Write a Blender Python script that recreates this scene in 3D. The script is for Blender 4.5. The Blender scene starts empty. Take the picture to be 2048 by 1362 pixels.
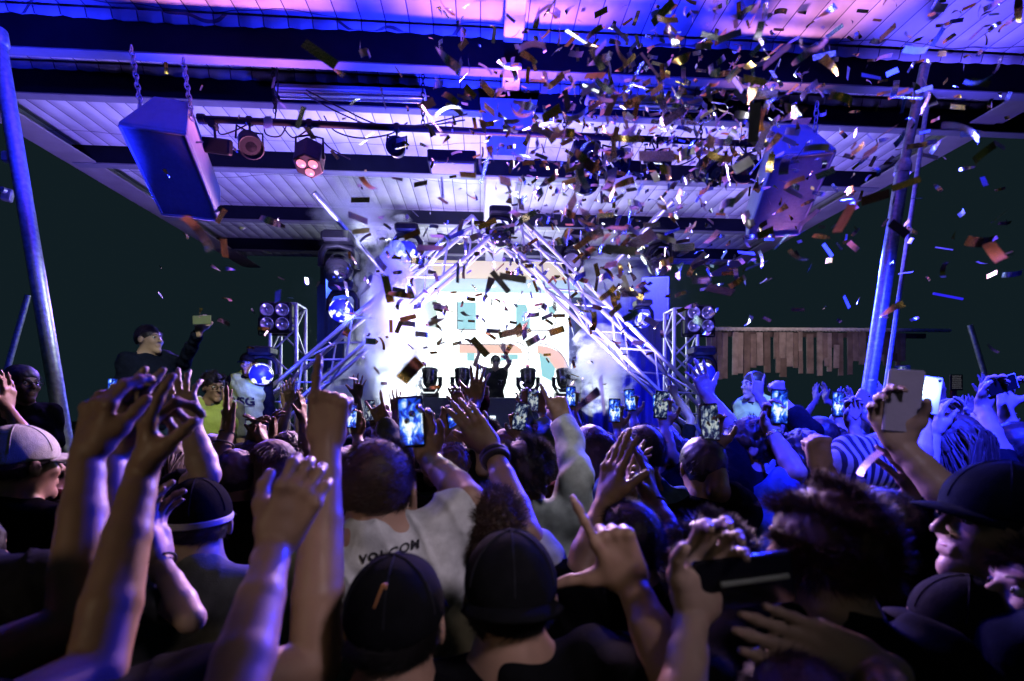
import bpy, math, random
import numpy as np
from mathutils import Vector, Matrix
from mathutils.bvhtree import BVHTree
R_ = random.Random(7)
sc = bpy.context.scene
col = sc.collection
PI = math.pi
# ------------------------------------------------------------------ camera
F = 967.0                       # focal length in pixels of the 2048 wide photograph (17 mm)
CZ = 1.9                        # eye height: camera held just above the heads
YAW = math.radians(-3.8)
cam_d = bpy.data.cameras.new('camera'); cam = bpy.data.objects.new('camera', cam_d); col.objects.link(cam)
cam_d.sensor_width = 36; cam_d.lens = 36*F/2048; cam_d.shift_y = 134/2048
cam_d.dof.use_dof = True; cam_d.dof.focus_distance = 3.4; cam_d.dof.aperture_fstop = 2.4
cam_d.clip_start = .02; cam_d.clip_end = 500
cam.location = (0, 0, CZ); cam.rotation_euler = (PI/2, 0, YAW)
sc.camera = cam
# ------------------------------------------------------------------ world: night sky, faint teal
w = bpy.data.worlds.new('World'); sc.world = w; w.use_nodes = True
bg = w.node_tree.nodes['Background']
bg.inputs['Color'].default_value = (.28, .62, .80, 1); bg.inputs['Strength'].default_value = .019
vs = sc.view_settings
vs.view_transform = 'Standard'; vs.look = 'None'; vs.exposure = 0; vs.gamma = 1; vs.use_curve_mapping = False
sc.cycles.use_denoising = True
sc.cycles.max_bounces = 6; sc.cycles.diffuse_bounces = 0; sc.cycles.volume_bounces = 1
sc.cycles.transparent_max_bounces = 8
sc.cycles.sample_clamp_indirect = 4
sc.cycles.volume_step_rate = 1.5

fw = Vector((math.sin(-YAW), math.cos(-YAW), 0)); rt = Vector((math.cos(-YAW), -math.sin(-YAW), 0)); up = Vector((0, 0, 1))
CAM = Vector((0, 0, CZ))
HY = 815.0
def ray(px, py): return fw + rt*((px-1024)/F) + up*((HY-py)/F)
def W(px, py, d): return CAM + ray(px, py)*d
def onY(px, py, Y): r = ray(px, py); return CAM + r*(Y/r.y)
def cdir(x, y, z=0):            # a direction given as right, up, away
    return (rt*x + up*y + fw*z).normalized()

# ------------------------------------------------------------------ lights
def light(kind, name, loc, power, color, target=None, size=.1, angle=60, blend=.5, sizey=None):
    l = bpy.data.lights.new(name, kind); l.energy = power; l.color = color
    if kind == 'SPOT': l.spot_size = math.radians(angle); l.spot_blend = blend; l.shadow_soft_size = size
    elif kind == 'AREA':
        l.size = size
        if sizey: l.shape = 'RECTANGLE'; l.size_y = sizey
    else: l.shadow_soft_size = size
    o = bpy.data.objects.new(name, l); col.objects.link(o); o.location = loc
    if target is not None: o.rotation_euler = (Vector(target)-Vector(loc)).to_track_quat('-Z', 'Y').to_euler()
    return o
BLUE = (.012, .02, 1); PINK = (1, .30, .62); LAV = (.62, .48, 1); WHITE = (.85, .92, 1); WARM = (1, .76, .52); PURP = (.40, .14, 1)
LIGHTS_HERE = True
# ceiling wash: coloured stage lamps on the floor and on the truss throwing upwards
light('SPOT', 'wash_light', (-.6, 5.6, 2.3), 640, (.50,.36,1), (-.8, 7.0, 5), .25, 120, .8)
light('SPOT', 'wash_light', (1.6, 5.6, 2.3), 580, (.44,.34,1), (1.8, 7.0, 5), .25, 120, .8)
light('SPOT', 'wash_light', (-2.6, 5.2, 2.4), 520.0, (.26,.18,1), (-3.4, 5.8, 5), .2, 100, .9)
light('SPOT', 'wash_light', (3.2, 5.2, 2.4), 390.0, (.22,.16,1), (4.0, 5.8, 5), .2, 100, .9)
light('SPOT', 'wash_light', (.4, 4.6, 2.9), 598.0, PINK, (.2, 2.9, 5), .12, 62, .7)
light('SPOT', 'wash_light', (-1.2, 4.6, 2.9), 494.0, (1,.30,.75), (-1.9, 3.3, 5), .12, 50, .7)
light('SPOT', 'wash_light', (2.6, 4.6, 2.9), 442.0, (1,.36,.8), (2.5, 3.2, 5), .12, 44, .7)
light('SPOT', 'wash_light', (-2.4, 3.6, 2.9), 858.0, BLUE, (-4.0, 3.0, 5), .12, 75, .8)
light('SPOT', 'wash_light', (3.5, 4.0, 2.9), 676.0, (.10,.07,1), (4.2, 2.9, 5), .12, 75, .8)
light('SPOT', 'wash_light', (0.2, 3.6, 3.2), 676.0, BLUE, (0.2, 3.9, 5), .1, 130, .8)
light('SPOT', 'wash_light', (-1.0, 6.5, 2.7), 520.0, PURP, (-.4, 4.6, 5), .2, 90, .8)
# truss lamps throwing onto the crowd from the stage side, plus added fill spots
light('SPOT', 'crowd_light', (-1.2, 5.8, 4.1), 620, (1, .50, .85), (-1.2, .9, 1.5), .12, 60, .6)
light('SPOT', 'crowd_light', (-2.9, 5.8, 3.3), 600, (.26, .14, 1), (-1.2, .6, 1.5), .12, 60, .6)
light('SPOT', 'crowd_light', (1.1, 5.8, 4.1), 700.0, (.24, .18, 1), (.5, 1.2, 1.5), .12, 60, .6)
light('SPOT', 'crowd_light', (2.9, 5.8, 3.4), 2375.0, BLUE, (2.2, 1.6, 1.5), .12, 70, .7)
light('SPOT', 'crowd_light', (-.6, 4.4, 3.6), 1125.0, BLUE, (2.4, 2.2, 1.6), .12, 62, .7)
light('SPOT', 'crowd_light', (1.9, 3.4, 3.7), 500, (.10,.07,1), (2.0, 1.0, 1.6), .1, 60, .7)
light('SPOT', 'crowd_light', (-3.1, 4.6, 3.8), 625.0, BLUE, (-2.45, 4.0, 4.0), .12, 90, .7)  # aimed at the left hanging speaker
light('SPOT', 'crowd_light', (.3, 1.4, 4.2), 412.5, BLUE, (-2.2, 3.3, 4.0), .12, 44, .7)  # blue spot aimed at the left speaker face
light('SPOT', 'crowd_light', (1.2, 1.6, 4.3), 325.0, BLUE, (2.2, 3.6, 4.0), .12, 44, .7)  # blue spot added to light the right speaker from the front
light('SPOT', 'crowd_light', (.9, 5.8, 3.7), 1500, (1, .62, .86), (-.9, .7, 1.6), .1, 46, .6)
light('SPOT', 'crowd_light', (3.4, 4.2, 3.2), 1500, BLUE, (1.6, 1.2, 1.6), .1, 70, .6)
light('SPOT', 'crowd_light', (1.1, .3, 4.4), 6500, BLUE, (2.7, 2.6, 1.6), .1, 56, .6)  # blue fill added overhead on the camera side for the right crowd
# weak amber room light of the venue behind the camera, then added spots
light('SPOT', 'venue_and_fill_light', (-2.2, -1.4, 2.6), 27, WARM, (-.6, .9, 1.75), .25, 38, .8)
light('SPOT', 'venue_and_fill_light', (1.3, -.9, 3.4), 190, (.95,.80,1), (-.2, 1.15, 1.42), .25, 13, .9)  # narrow pale spot added for the back of the white tee
light('AREA', 'venue_and_fill_light', (.6, -2.5, 3.0), .7, WARM, (.4, 1.6, 1.6), 1.0)
light('SPOT', 'crowd_light', (1.2, .2, 4.4), 150, (.85,.85,1), (.22, 1.7, 1.75), .1, 15, .9)  # pale spot added overhead to brighten the white sleeved man
light('SPOT', 'crowd_light', (-.6, 5.8, 4.0), 900, (.66,.48,1), (.98, .95, 1.62), .1, 13, .8)  # narrow lilac spot added to brighten the capped man at the right
light('SPOT', 'venue_and_fill_light', (.2, -.6, 3.2), 38, (.78,.66,1), (1.05, 1.15, 1.85), .1, 14, .8)  # front spot added so the lilac phone and its arm show
light('SPOT', 'truss_fill', (-.4, 3.9, 4.5), 330, (.40,.28,1), (-2.3, 6.1, 2.2), .1, 38, .6)  # fill spots added from the crowd side to light the trusses
light('SPOT', 'truss_fill', (1.0, 3.9, 4.5), 260, (.26,.24,1), (2.6, 6.1, 2.2), .1, 38, .6)
light('SPOT', 'truss_fill', (-.1, 4.0, 3.0), 200, (.12,.1,1), (.2, 6.1, 4.0), .1, 50, .6)
light('SPOT', 'pole_fill', (-1.4, 4.2, 3.4), 90, (.85,.95,1), (-3.15, 3.4, 2.6), .08, 40, .8)  # whitish spot added to put a highlight on the left pole
light('SPOT', 'guard_fill', (-1.0, 2.8, 3.2), 110, (1,.95,.45), W(498,765,5.6), .1, 14, .6)  # spots added to light the guards and their vests
light('SPOT', 'guard_fill', (-.9, 1.2, 4.4), 300, (.95,1,.8), (-2.35, 4.1, 1.9), .1, 24, .6)
light('SPOT', 'guard_fill', (1.5, 1.6, 4.4), 330, (.6,1,.9), (2.15, 4.15, 1.9), .1, 18, .6)

# ------------------------------------------------------------------ materials
def mat(name, base, rough=.6, metal=0, var=.15, scale=20, bump=0, emit=None, es=0, sheen=0, spec=None, sss=0, bscale=None, coat=0):
    m = bpy.data.materials.new(name); m.use_nodes = True
    nt = m.node_tree; N = nt.nodes; L = nt.links; b = N['Principled BSDF']
    b.inputs['Roughness'].default_value = rough; b.inputs['Metallic'].default_value = metal
    if spec is not None: b.inputs['Specular IOR Level'].default_value = spec
    if sheen: b.inputs['Sheen Weight'].default_value = sheen
    if coat: b.inputs['Coat Weight'].default_value = coat
    if sss: b.inputs['Subsurface Weight'].default_value = sss; b.inputs['Subsurface Radius'].default_value = (.02, .008, .004); b.inputs['Subsurface Scale'].default_value = .5
    tc = N.new('ShaderNodeTexCoord'); n = N.new('ShaderNodeTexNoise'); n.inputs['Scale'].default_value = scale; n.inputs['Detail'].default_value = 4
    L.new(tc.outputs['Object'], n.inputs['Vector'])
    r = N.new('ShaderNodeValToRGB')
    r.color_ramp.elements[0].position = .3; r.color_ramp.elements[1].position = .7
    r.color_ramp.elements[0].color = tuple(c*(1-var) for c in base[:3])+(1,)
    r.color_ramp.elements[1].color = tuple(min(1, c*(1+var)) for c in base[:3])+(1,)
    L.new(n.outputs['Fac'], r.inputs['Fac']); L.new(r.outputs['Color'], b.inputs['Base Color'])
    if emit: b.inputs['Emission Color'].default_value = tuple(emit)+(1,); b.inputs['Emission Strength'].default_value = es
    if name.startswith('skin'):
        n3 = N.new('ShaderNodeTexNoise'); n3.inputs['Scale'].default_value = 55; n3.inputs['Detail'].default_value = 6; L.new(tc.outputs['Object'], n3.inputs['Vector']); mr = N.new('ShaderNodeMapRange'); mr.inputs[1].default_value = .35; mr.inputs[2].default_value = .65; mr.inputs[3].default_value = .32; mr.inputs[4].default_value = .62; L.new(n3.outputs['Fac'], mr.inputs[0]); L.new(mr.outputs[0], b.inputs['Roughness'])
    if bump:
        n2 = N.new('ShaderNodeTexNoise'); n2.inputs['Scale'].default_value = bscale or scale*4; n2.inputs['Detail'].default_value = 3
        L.new(tc.outputs['Object'], n2.inputs['Vector'])
        bp = N.new('ShaderNodeBump'); bp.inputs['Strength'].default_value = bump; bp.inputs['Distance'].default_value = .01
        L.new(n2.outputs['Fac'], bp.inputs['Height']); L.new(bp.outputs['Normal'], b.inputs['Normal'])
    return m
def emat(name, c, s): return mat(name, (.02,.02,.02), .4, emit=c, es=s)
M = {}
M['skin'] = mat('skin', (.42,.25,.175), .48, var=.12, scale=14, bump=.10, bscale=380, spec=.4)
M['skin_pale'] = mat('skin_pale', (.52,.35,.28), .5, var=.1, scale=14, bump=.10, bscale=380, spec=.4)
M['skin_dark'] = mat('skin_dark', (.22,.11,.07), .45, var=.15, scale=14, bump=.10, bscale=380)
M['lip'] = mat('lip', (.42,.16,.14), .4)
M['nail'] = mat('nail', (.55,.34,.28), .3, var=.05)
M['red_nail'] = mat('red_nail', (.5,.02,.03), .2, var=.05)
M['eye_white'] = mat('eye_white', (.75,.75,.75), .2, var=.03)
M['iris'] = mat('iris', (.02,.012,.01), .1)
for n, c in dict(black=(.009,.009,.011), charcoal=(.022,.022,.028), navy=(.012,.016,.04), white=(.62,.62,.62), grey=(.2,.2,.21), maroon=(.08,.015,.02), denim=(.06,.1,.2), olive=(.05,.055,.03), blue=(.08,.14,.4)).items():
    M['cloth_'+n] = mat('cloth_'+n, c, .95, var=.2, scale=30, bump=.35, bscale=420, sheen=0 if c[0] < .1 else .12, spec=.02 if c[0] < .1 else .1)
M['vest'] = mat('vest', (.50,.62,.13), .7, var=.15, scale=9, bump=.25, bscale=60, emit=None)
M['hair_black'] = mat('hair_black', (.010,.008,.007), .5, var=.3, scale=60)
M['hair_brown'] = mat('hair_brown', (.06,.032,.018), .6, var=.35, scale=60)
M['hair_blond'] = mat('hair_blond', (.34,.22,.11), .5, var=.3, scale=60)
M['ink'] = mat('ink', (.01,.01,.012), .6)
M['alu'] = mat('aluminium', (.55,.55,.6), .38, .6, var=.12, scale=9, bump=.05)
M['steel'] = mat('painted_steel', (.5,.52,.56), .4, .5, var=.3, scale=30, bump=.15, bscale=80)
M['blackmetal'] = mat('black_metal', (.008,.008,.010), .5, var=.3, scale=18, bump=.05, spec=.2)
M['blackgloss'] = mat('black_gloss', (.01,.01,.012), .18, var=.1)
M['rubber'] = mat('rubber', (.01,.01,.01), .7)
M['glass'] = mat('lamp_glass', (.5,.5,.55), .12, .7, var=.2, scale=50)
M['gold'] = mat('gold_foil', (.85,.58,.16), .22, 1, var=.15, scale=60, bump=.1)
M['silver'] = mat('silver_foil', (.86,.87,.9), .2, 1, var=.08, scale=60, bump=.1)
M['paper'] = mat('pale_foil', (.8,.76,.74), .3, .3, var=.12, scale=60, bump=.1)
M['blueon'] = emat('blue_lamp', (.03,.05,1), 5)
M['whiteon'] = emat('white_lamp', (.82,.9,1), 9)
M['pinkon'] = emat('pink_lamp', (1,.25,.4), 1.6)
M['case_lilac'] = mat('lilac_case', (.5,.45,.62), .45, var=.06, bump=.1)
M['case_white'] = mat('white_case', (.8,.8,.82), .3, var=.04)
M['case_rose'] = mat('rose_case', (.8,.5,.42), .3, .5, var=.04)

# ------------------------------------------------------------------ tagging
def tag(o, label=None, cat=None, group=None, kind=None):
    if label: o['label'] = label
    if cat: o['category'] = cat
    if group: o['group'] = group
    if kind: o['kind'] = kind
    return o
def empty(name, loc, label=None, cat=None, group=None, rot=None):
    o = bpy.data.objects.new(name, None); col.objects.link(o); o.location = loc; o.empty_display_size = .1
    if rot: o.rotation_euler = rot
    return tag(o, label, cat, group)
def link_mesh(name, me, m, parent=None):
    o = bpy.data.objects.new(name, me); col.objects.link(o)
    if m is not None and not me.materials: me.materials.append(m)
    if parent is not None: o.parent = parent
    return o
def copy_tree(o, parent=None):
    c = o.copy(); col.objects.link(c)
    if parent is not None: c.parent = parent
    for ch in KIDS(o): copy_tree(ch, c)
    return c
def KIDS(o): return [x for x in list(col.objects) if x.parent == o]

# ------------------------------------------------------------------ hard surface builder
def frame(d, hint=None):
    d = Vector(d).normalized(); h = Vector(hint) if hint is not None else (Vector((0,0,1)) if abs(d.z) < .95 else Vector((0,1,0)))
    x = d.cross(h); x.normalize(); y = d.cross(x).normalized(); return x, y, d
class MB:
    def __init__(s, o=(0,0,0)): s.v = []; s.f = []; s.sm = []; s.mi = []; s.o = Vector(o); s.m = 0
    def add(s, vs, fs, smooth=False):
        b = len(s.v); s.v += [tuple(Vector(v)-s.o) for v in vs]
        for f in fs: s.f.append(tuple(i+b for i in f)); s.sm.append(smooth); s.mi.append(s.m)
    def box(s, c, size, R=None, bev=.0):
        c = Vector(c); hx, hy, hz = [q/2 for q in size]
        if bev > 0:
            b = min(bev, hx*.9, hy*.9, hz*.9); vs = []
            rings = [(-hz, b), (-hz+b, 0), (hz-b, 0), (hz, b)]
            for z, i in rings:
                x, y = hx-i, hy-i; cb = b if i == 0 else b*.5
                vs += [(-x+cb,-y,z),(x-cb,-y,z),(x,-y+cb,z),(x,y-cb,z),(x-cb,y,z),(-x+cb,y,z),(-x,y-cb,z),(-x,-y+cb,z)]
            fs = [tuple(range(7,-1,-1)), tuple(range(24,32))]
            for r in range(3):
                for k in range(8): a = r*8+k; b2 = r*8+(k+1)%8; fs.append((a, b2, b2+8, a+8))
        else:
            vs = [(x,y,z) for z in (-hz,hz) for x,y in ((-hx,-hy),(hx,-hy),(hx,hy),(-hx,hy))]
            fs = [(3,2,1,0),(4,5,6,7),(0,1,5,4),(1,2,6,5),(2,3,7,6),(3,0,4,7)]
        vs = [Vector(v) for v in vs]
        if R is not None: vs = [R @ v for v in vs]
        s.add([v+c for v in vs], fs); return s
    def tube(s, pts, r, n=8, cap=True, hint=None):
        pts = [Vector(p) for p in pts]; k = len(pts); rr = r if isinstance(r, (list, tuple)) else [r]*k
        vs = []; x = None
        for i, p in enumerate(pts):
            d = (pts[min(i+1,k-1)]-pts[max(i-1,0)])
            if d.length < 1e-9: d = Vector((0,0,1))
            d.normalize()
            if x is None: x, y, _ = frame(d, hint)
            else:
                x = (x - d*x.dot(d))
                if x.length < 1e-6: x = frame(d)[0]
                x.normalize()
            y = d.cross(x)
            for j in range(n): a = 2*PI*j/n; vs.append(p+(x*math.cos(a)+y*math.sin(a))*rr[i])
        fs = [(i*n+j, i*n+(j+1)%n, (i+1)*n+(j+1)%n, (i+1)*n+j) for i in range(k-1) for j in range(n)]
        s.add(vs, fs, n > 5)
        if cap: s.add(vs[:n], [tuple(range(n-1,-1,-1))]); s.add(vs[-n:], [tuple(range(n))])
        return s
    def lathe(s, c, axis, prof, n=20, smooth=True):
        x, y, d = frame(axis); c = Vector(c); vs = []
        for (h, r) in prof:
            for j in range(n): a = 2*PI*j/n; vs.append(c+d*h+(x*math.cos(a)+y*math.sin(a))*r)
        k = len(prof)
        s.add(vs, [(i*n+j, i*n+(j+1)%n, (i+1)*n+(j+1)%n, (i+1)*n+j) for i in range(k-1) for j in range(n)], smooth)
        if prof[0][1] > 1e-5: s.add(vs[:n], [tuple(range(n-1,-1,-1))])
        if prof[-1][1] > 1e-5: s.add(vs[-n:], [tuple(range(n))])
        return s
    def quad(s, a, b, c, d): s.add([a,b,c,d], [(0,1,2,3)]); return s
    def prism(s, poly, d):       # planar outline with thickness vector d
        n = len(poly); p = [Vector(q) for q in poly]; d = Vector(d)
        s.add(p+[q+d for q in p], [tuple(range(n-1,-1,-1)), tuple(range(n,2*n))]+[(i,(i+1)%n,(i+1)%n+n,i+n) for i in range(n)]); return s
    def mesh(s, name, mats):
        me = bpy.data.meshes.new(name); me.from_pydata(s.v, [], s.f)
        me.polygons.foreach_set('use_smooth', s.sm)
        if not isinstance(mats, (list, tuple)): mats = [mats]
        for m in mats: me.materials.append(m)
        if len(mats) > 1: me.polygons.foreach_set('material_index', s.mi)
        me.update(); return me
    def build(s, name, m, parent=None):
        me = s.mesh(name, m); o = bpy.data.objects.new(name, me); col.objects.link(o)
        if parent is not None: o.parent = parent
        else: o.location = s.o
        return o
# =================================================================== THE SETTING
g = MB(); g.box((0, 10, -.05), (120, 120, .1)); o = g.build('ground', mat('asphalt', (.03,.03,.032), .85, var=.3, scale=6, bump=.4)); tag(o, kind='structure')
g = MB(); g.box((0.2, 9.0, .5), (9.6, 3.4, 1.0), bev=.01); o = g.build('stage_floor', mat('stage_deck', (.02,.02,.023), .6, bump=.1)); tag(o, kind='structure')

# roof of the venue -------------------------------------------------
def roof_mat():
    m = mat('roof_lining', (.60,.60,.63), .55, var=.22, scale=2.2, bump=.0)
    nt = m.node_tree; N = nt.nodes; L = nt.links; b = N['Principled BSDF']
    tc = N.new('ShaderNodeTexCoord')
    def lines(axis, per, width, distort=0):
        sep = N.new('ShaderNodeSeparateXYZ'); L.new(tc.outputs['Object'], sep.inputs[0])
        src = sep.outputs[axis]
        if distort:
            nz = N.new('ShaderNodeTexNoise'); nz.inputs['Scale'].default_value = .8; L.new(tc.outputs['Object'], nz.inputs['Vector'])
            mm = N.new('ShaderNodeMath'); mm.operation = 'MULTIPLY_ADD'; L.new(nz.outputs['Fac'], mm.inputs[0]); mm.inputs[1].default_value = distort; L.new(src, mm.inputs[2]); src = mm.outputs[0]
        a = N.new('ShaderNodeMath'); a.operation = 'DIVIDE'; L.new(src, a.inputs[0]); a.inputs[1].default_value = per
        f = N.new('ShaderNodeMath'); f.operation = 'FRACT'; L.new(a.outputs[0], f.inputs[0])
        c = N.new('ShaderNodeMath'); c.operation = 'LESS_THAN'; L.new(f.outputs[0], c.inputs[0]); c.inputs[1].default_value = width/per
        return c.outputs[0], f.outputs[0]
    l1, f1 = lines(0, .19, .010); l2, _ = lines(1, .92, .010, .5)
    mx = N.new('ShaderNodeMath'); mx.operation = 'MAXIMUM'; L.new(l1, mx.inputs[0]); L.new(l2, mx.inputs[1])
    old = b.inputs['Base Color'].links[0].from_socket
    mix = N.new('ShaderNodeMix'); mix.data_type = 'RGBA'; L.new(mx.outputs[0], mix.inputs[0]); L.new(old, mix.inputs[6]); mix.inputs[7].default_value = (.10,.09,.12,1)
    L.new(mix.outputs[2], b.inputs['Base Color'])
    # foil sheets sag between the seams
    s = N.new('ShaderNodeMath'); s.operation = 'SINE'; m2 = N.new('ShaderNodeMath'); m2.operation = 'MULTIPLY'; L.new(f1, m2.inputs[0]); m2.inputs[1].default_value = PI; L.new(m2.outputs[0], s.inputs[0])
    wv = N.new('ShaderNodeTexNoise'); wv.inputs['Scale'].default_value = 2.2; L.new(tc.outputs['Object'], wv.inputs['Vector'])
    ad = N.new('ShaderNodeMath'); ad.operation = 'MULTIPLY_ADD'; L.new(wv.outputs['Fac'], ad.inputs[0]); ad.inputs[1].default_value = 2.5; L.new(s.outputs[0], ad.inputs[2])
    bp = N.new('ShaderNodeBump'); bp.inputs['Strength'].default_value = .5; bp.inputs['Distance'].default_value = .03
    L.new(ad.outputs[0], bp.inputs['Height']); L.new(bp.outputs['Normal'], b.inputs['Normal'])
    return m
M['roof'] = roof_mat()
M['beam'] = mat('beam_shaded', (.012,.014,.03), .8, var=.2, scale=4, bump=.1, spec=.08)  # shade on the faces turned from the stage put into the colour
M['flange'] = mat('flange_lit', (.2,.2,.24), .5, var=.12, scale=6, bump=.1)  # paler than the beam face, standing in for light from below
M['edgebeam'] = mat('edge_beam_paint', (.3,.27,.27), .6, var=.2, scale=3, bump=.15)
XL, XR, ZC = -4.8, 5.25, 5.0
roof = empty('canopy_roof', (0, 6, ZC), 'big flat roof of pale lined panels on dark cross beams over the stage and crowd', 'roof')
g = MB((0,6,ZC)); g.box((.225, 7.1, ZC+.05), (XR-XL, 6.2, .1)); g.box((0, 1.5, ZC+.052), (22, 5.0, .1)); g.build('roof_panel', M['roof'], roof)
# cross beams: (y of the near face, drop, flange width, x from, x to)
for (y, drop, fwid, x0, x1) in ((3.98,.30,.10,-9,9), (4.62,.26,.10,-9,9), (6.03,.20,.12,XL,XR), (7.68,.20,.12,XL,XR), (9.15,.20,.12,XL,XR)):
    g = MB((0,6,ZC)); g.box(((x0+x1)/2, y+.03, ZC-drop/2), (x1-x0, .06, drop)); b = g.build('cross_beam', M['beam'], roof)
    g = MB((0,6,ZC)); g.box(((x0+x1)/2, y+fwid/2, ZC-drop-.008), (x1-x0, fwid, .016), bev=.005); g.build('flange', M['flange'], b)
# scalloped lining edge rolled over the first two beams
for (y, z) in ((3.93, ZC-.02), (4.57, ZC-.02)):
    g = MB((0,6,ZC)); n = 240
    for k in range(n):
        x = -9+18*k/n; x2 = -9+18*(k+1)/n
        s1 = .016*abs(math.sin(x*PI/.19))+.012*math.sin(x*2.1); s2 = .016*abs(math.sin(x2*PI/.19))+.012*math.sin(x2*2.1)
        g.add([(x,y,z),(x2,y,z),(x2,y+.02,z-.05-s2),(x,y+.02,z-.05-s1),(x2,y+.045,z-.04-s2),(x,y+.045,z-.04-s1)], [(0,1,2,3),(3,2,4,5)], True)
    g.build('lining_edge', M['roof'], roof)
for x, s in ((XL, 1), (XR, -1)):
    g = MB((0,6,ZC)); g.box((x-.05*s, 7.15, ZC-.06), (.1, 6.4, .26), bev=.01); g.box((x+.13*s, 7.15, ZC-.195), (.28, 6.4, .02), bev=.005); g.box((x-.16*s, 7.15, ZC-.04), (.1, 6.4, .2), bev=.03)
    g.build('edge_beam', M['edgebeam'], roof)
# pale boxed-in ridge rafter hanging through the beams
g = MB((0,6,ZC)); g.box((.27, 3.2, ZC-.06), (.16, 1.5, .12), bev=.01); g.build('ridge_casing', mat('casing_white', (.7,.7,.72), .5, var=.05), roof)
g = MB((0,6,ZC)); g.box((.27, 4.1, ZC-.29), (.15, .3, .045), bev=.01)
g.add([(.0,4.50,ZC-.22),(.54,4.50,ZC-.22),(.42,4.5,ZC-.75),(.08,4.5,ZC-.75),(.0,4.58,ZC-.22),(.54,4.58,ZC-.22),(.42,4.58,ZC-.75),(.08,4.58,ZC-.75)], [(0,3,2,1),(4,5,6,7),(0,1,5,4),(1,2,6,5),(2,3,7,6),(3,0,4,7)])
g.build('ridge_box', bpy.data.materials['casing_white'], roof)
g = MB((0,6,ZC)); g.box((.27, 6.9, ZC-.12), (.42, 1.7, .24), bev=.02); g.box((.27, 8.6, ZC-.12), (.34, 1.6, .3), bev=.02); g.build('ridge_casing', bpy.data.materials['casing_white'], roof)

# back wall behind the stage ------------------------------------------
bw = empty('stage_back_wall', (0, 9.95, 0), 'wall behind the stage with a cream band and a pale green band above the screen', 'wall')
g = MB((0,9.95,0)); g.box((.35, 10.0, 2.5), (7.1, .1, 5.0)); g.build('wall_face', mat('wall_navy', (.05,.06,.10), .7, bump=.1), bw)
g = MB((0,9.95,0)); g.box((.3, 9.93, 4.72), (3.7, .03, .36), bev=.004); g.build('cream_band', mat('cream_band', (.75,.68,.42), .5, var=.05, emit=(1,.86,.45), es=.55), bw)  # glow added to the band, which is no lamp
g = MB((0,9.95,0)); g.box((.3, 9.92, 4.36), (3.7, .04, .34), bev=.004); g.build('green_band', mat('green_band', (.55,.66,.62), .5, var=.05, emit=(.45,.72,.66), es=.55), bw)  # same added glow as the cream band
# blue backdrops either side of the screen
dm = mat('drape_blue', (.12,.13,.3), .85, var=.15, scale=3, bump=.2)
for (xa, xb, lab) in ((2.05, 3.85, 'bright blue lit drape on the right of the stage'), (-3.15, -1.75, 'dark drape on the left of the stage behind the smoke')):
    g = MB((0, 9.6, 1)); n = 60
    for k in range(n):
        x = xa+(xb-xa)*k/n; x2 = xa+(xb-xa)*(k+1)/n; f = lambda q: 9.6+.05*math.sin(q*16)+.02*math.sin(q*41)
        g.add([(x,f(x),.95),(x2,f(x2),.95),(x2,f(x2),4.3),(x,f(x),4.3),(x,f(x)+.02,.95),(x2,f(x2)+.02,.95),(x2,f(x2)+.02,4.3),(x,f(x)+.02,4.3)], [(0,1,2,3),(7,6,5,4),(3,2,6,7),(0,4,5,1)], True)
    tag(g.build('stage_drape', dm), lab, 'drape')
light('SPOT', 'drape_light', (2.6, 7.4, 4.3), 620, (.01,.015,1), (3.2, 9.6, 2.6), .15, 100, .7)
light('SPOT', 'drape_light', (4.0, 7.6, 1.6), 320, (.01,.015,1), (3.3, 9.6, 3.0), .15, 100, .7)
light('SPOT', 'drape_light', (-2.4, 7.6, 4.0), 60, (.05,.12,1), (-2.4, 9.6, 3.0), .15, 90, .7)

# LED screen -------------------------------------------------------------
SY = 9.55
def sx(px): return onY(px, 700, SY).x
def sz(py): return onY(990, py, SY).z
scr = empty('led_screen', (sx(985), SY, sz(795)), 'huge glowing white screen with pale aqua and salmon shapes behind the performer', 'screen')
org = tuple(scr.location)
g = MB(org); g.box(((sx(835)+sx(1138))/2, SY+.06, (sz(585)+sz(805))/2), (sx(1138)-sx(835), .1, sz(585)-sz(805)), bev=.01); g.build('screen_face', mat('screen_white', (.1,.1,.1), .4, emit=(.90,1,.98), es=2.6), scr)
def pane(name, pts, m, dz=.0):
    g = MB(org); g.prism([(sx(a), SY+.008-dz, sz(b)) for a, b in pts], (0,-.004,0)); return g.build(name, m, scr)
aq = emat('screen_aqua', (.36,.78,.80), .95); sal = emat('screen_salmon', (1,.62,.48), 1.0); lin = emat('screen_line', (.35,.2,.2), .5); pal = emat('screen_pale', (.7,.9,.8), .95)
for pts in (((915,605),(952,605),(952,659),(915,659)), ((1032,608),(1052,608),(1060,630),(1060,659),(1032,659)), ((1096,612),(1112,608),(1110,625),(1099,628)), ((1078,704),(1100,716),(1112,740),(1104,762),(1084,752)), ((1000,708),(1036,708),(1036,718),(1002,722)), ((934,706),(950,706),(948,722),(934,722))):
    pane('aqua_shape', pts, aq)
pane('aqua_shape', ((845,610),(868,600),(874,600),(874,657),(846,657)), pal)
def arc(cx, cy, r0, r1, a0, a1, sy=1, n=14):
    A = [(cx+r1*math.cos(math.radians(a0+(a1-a0)*k/n)), cy-sy*r1*math.sin(math.radians(a0+(a1-a0)*k/n))) for k in range(n+1)]
    B = [(cx+r0*math.cos(math.radians(a1+(a0-a1)*k/n)), cy-sy*r0*math.sin(math.radians(a1+(a0-a1)*k/n))) for k in range(n+1)]
    return A+B
pane('salmon_shape', [(918,690),(1032,690),(1043,698),(1046,707),(918,707)], sal)
pane('salmon_shape', [(1075,690)]+[(1075+62*math.sin(math.radians(a)), 738-48*math.cos(math.radians(a))) for a in range(0,91,9)]+[(1112,738),(1098,720),(1075,706)], sal)
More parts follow.
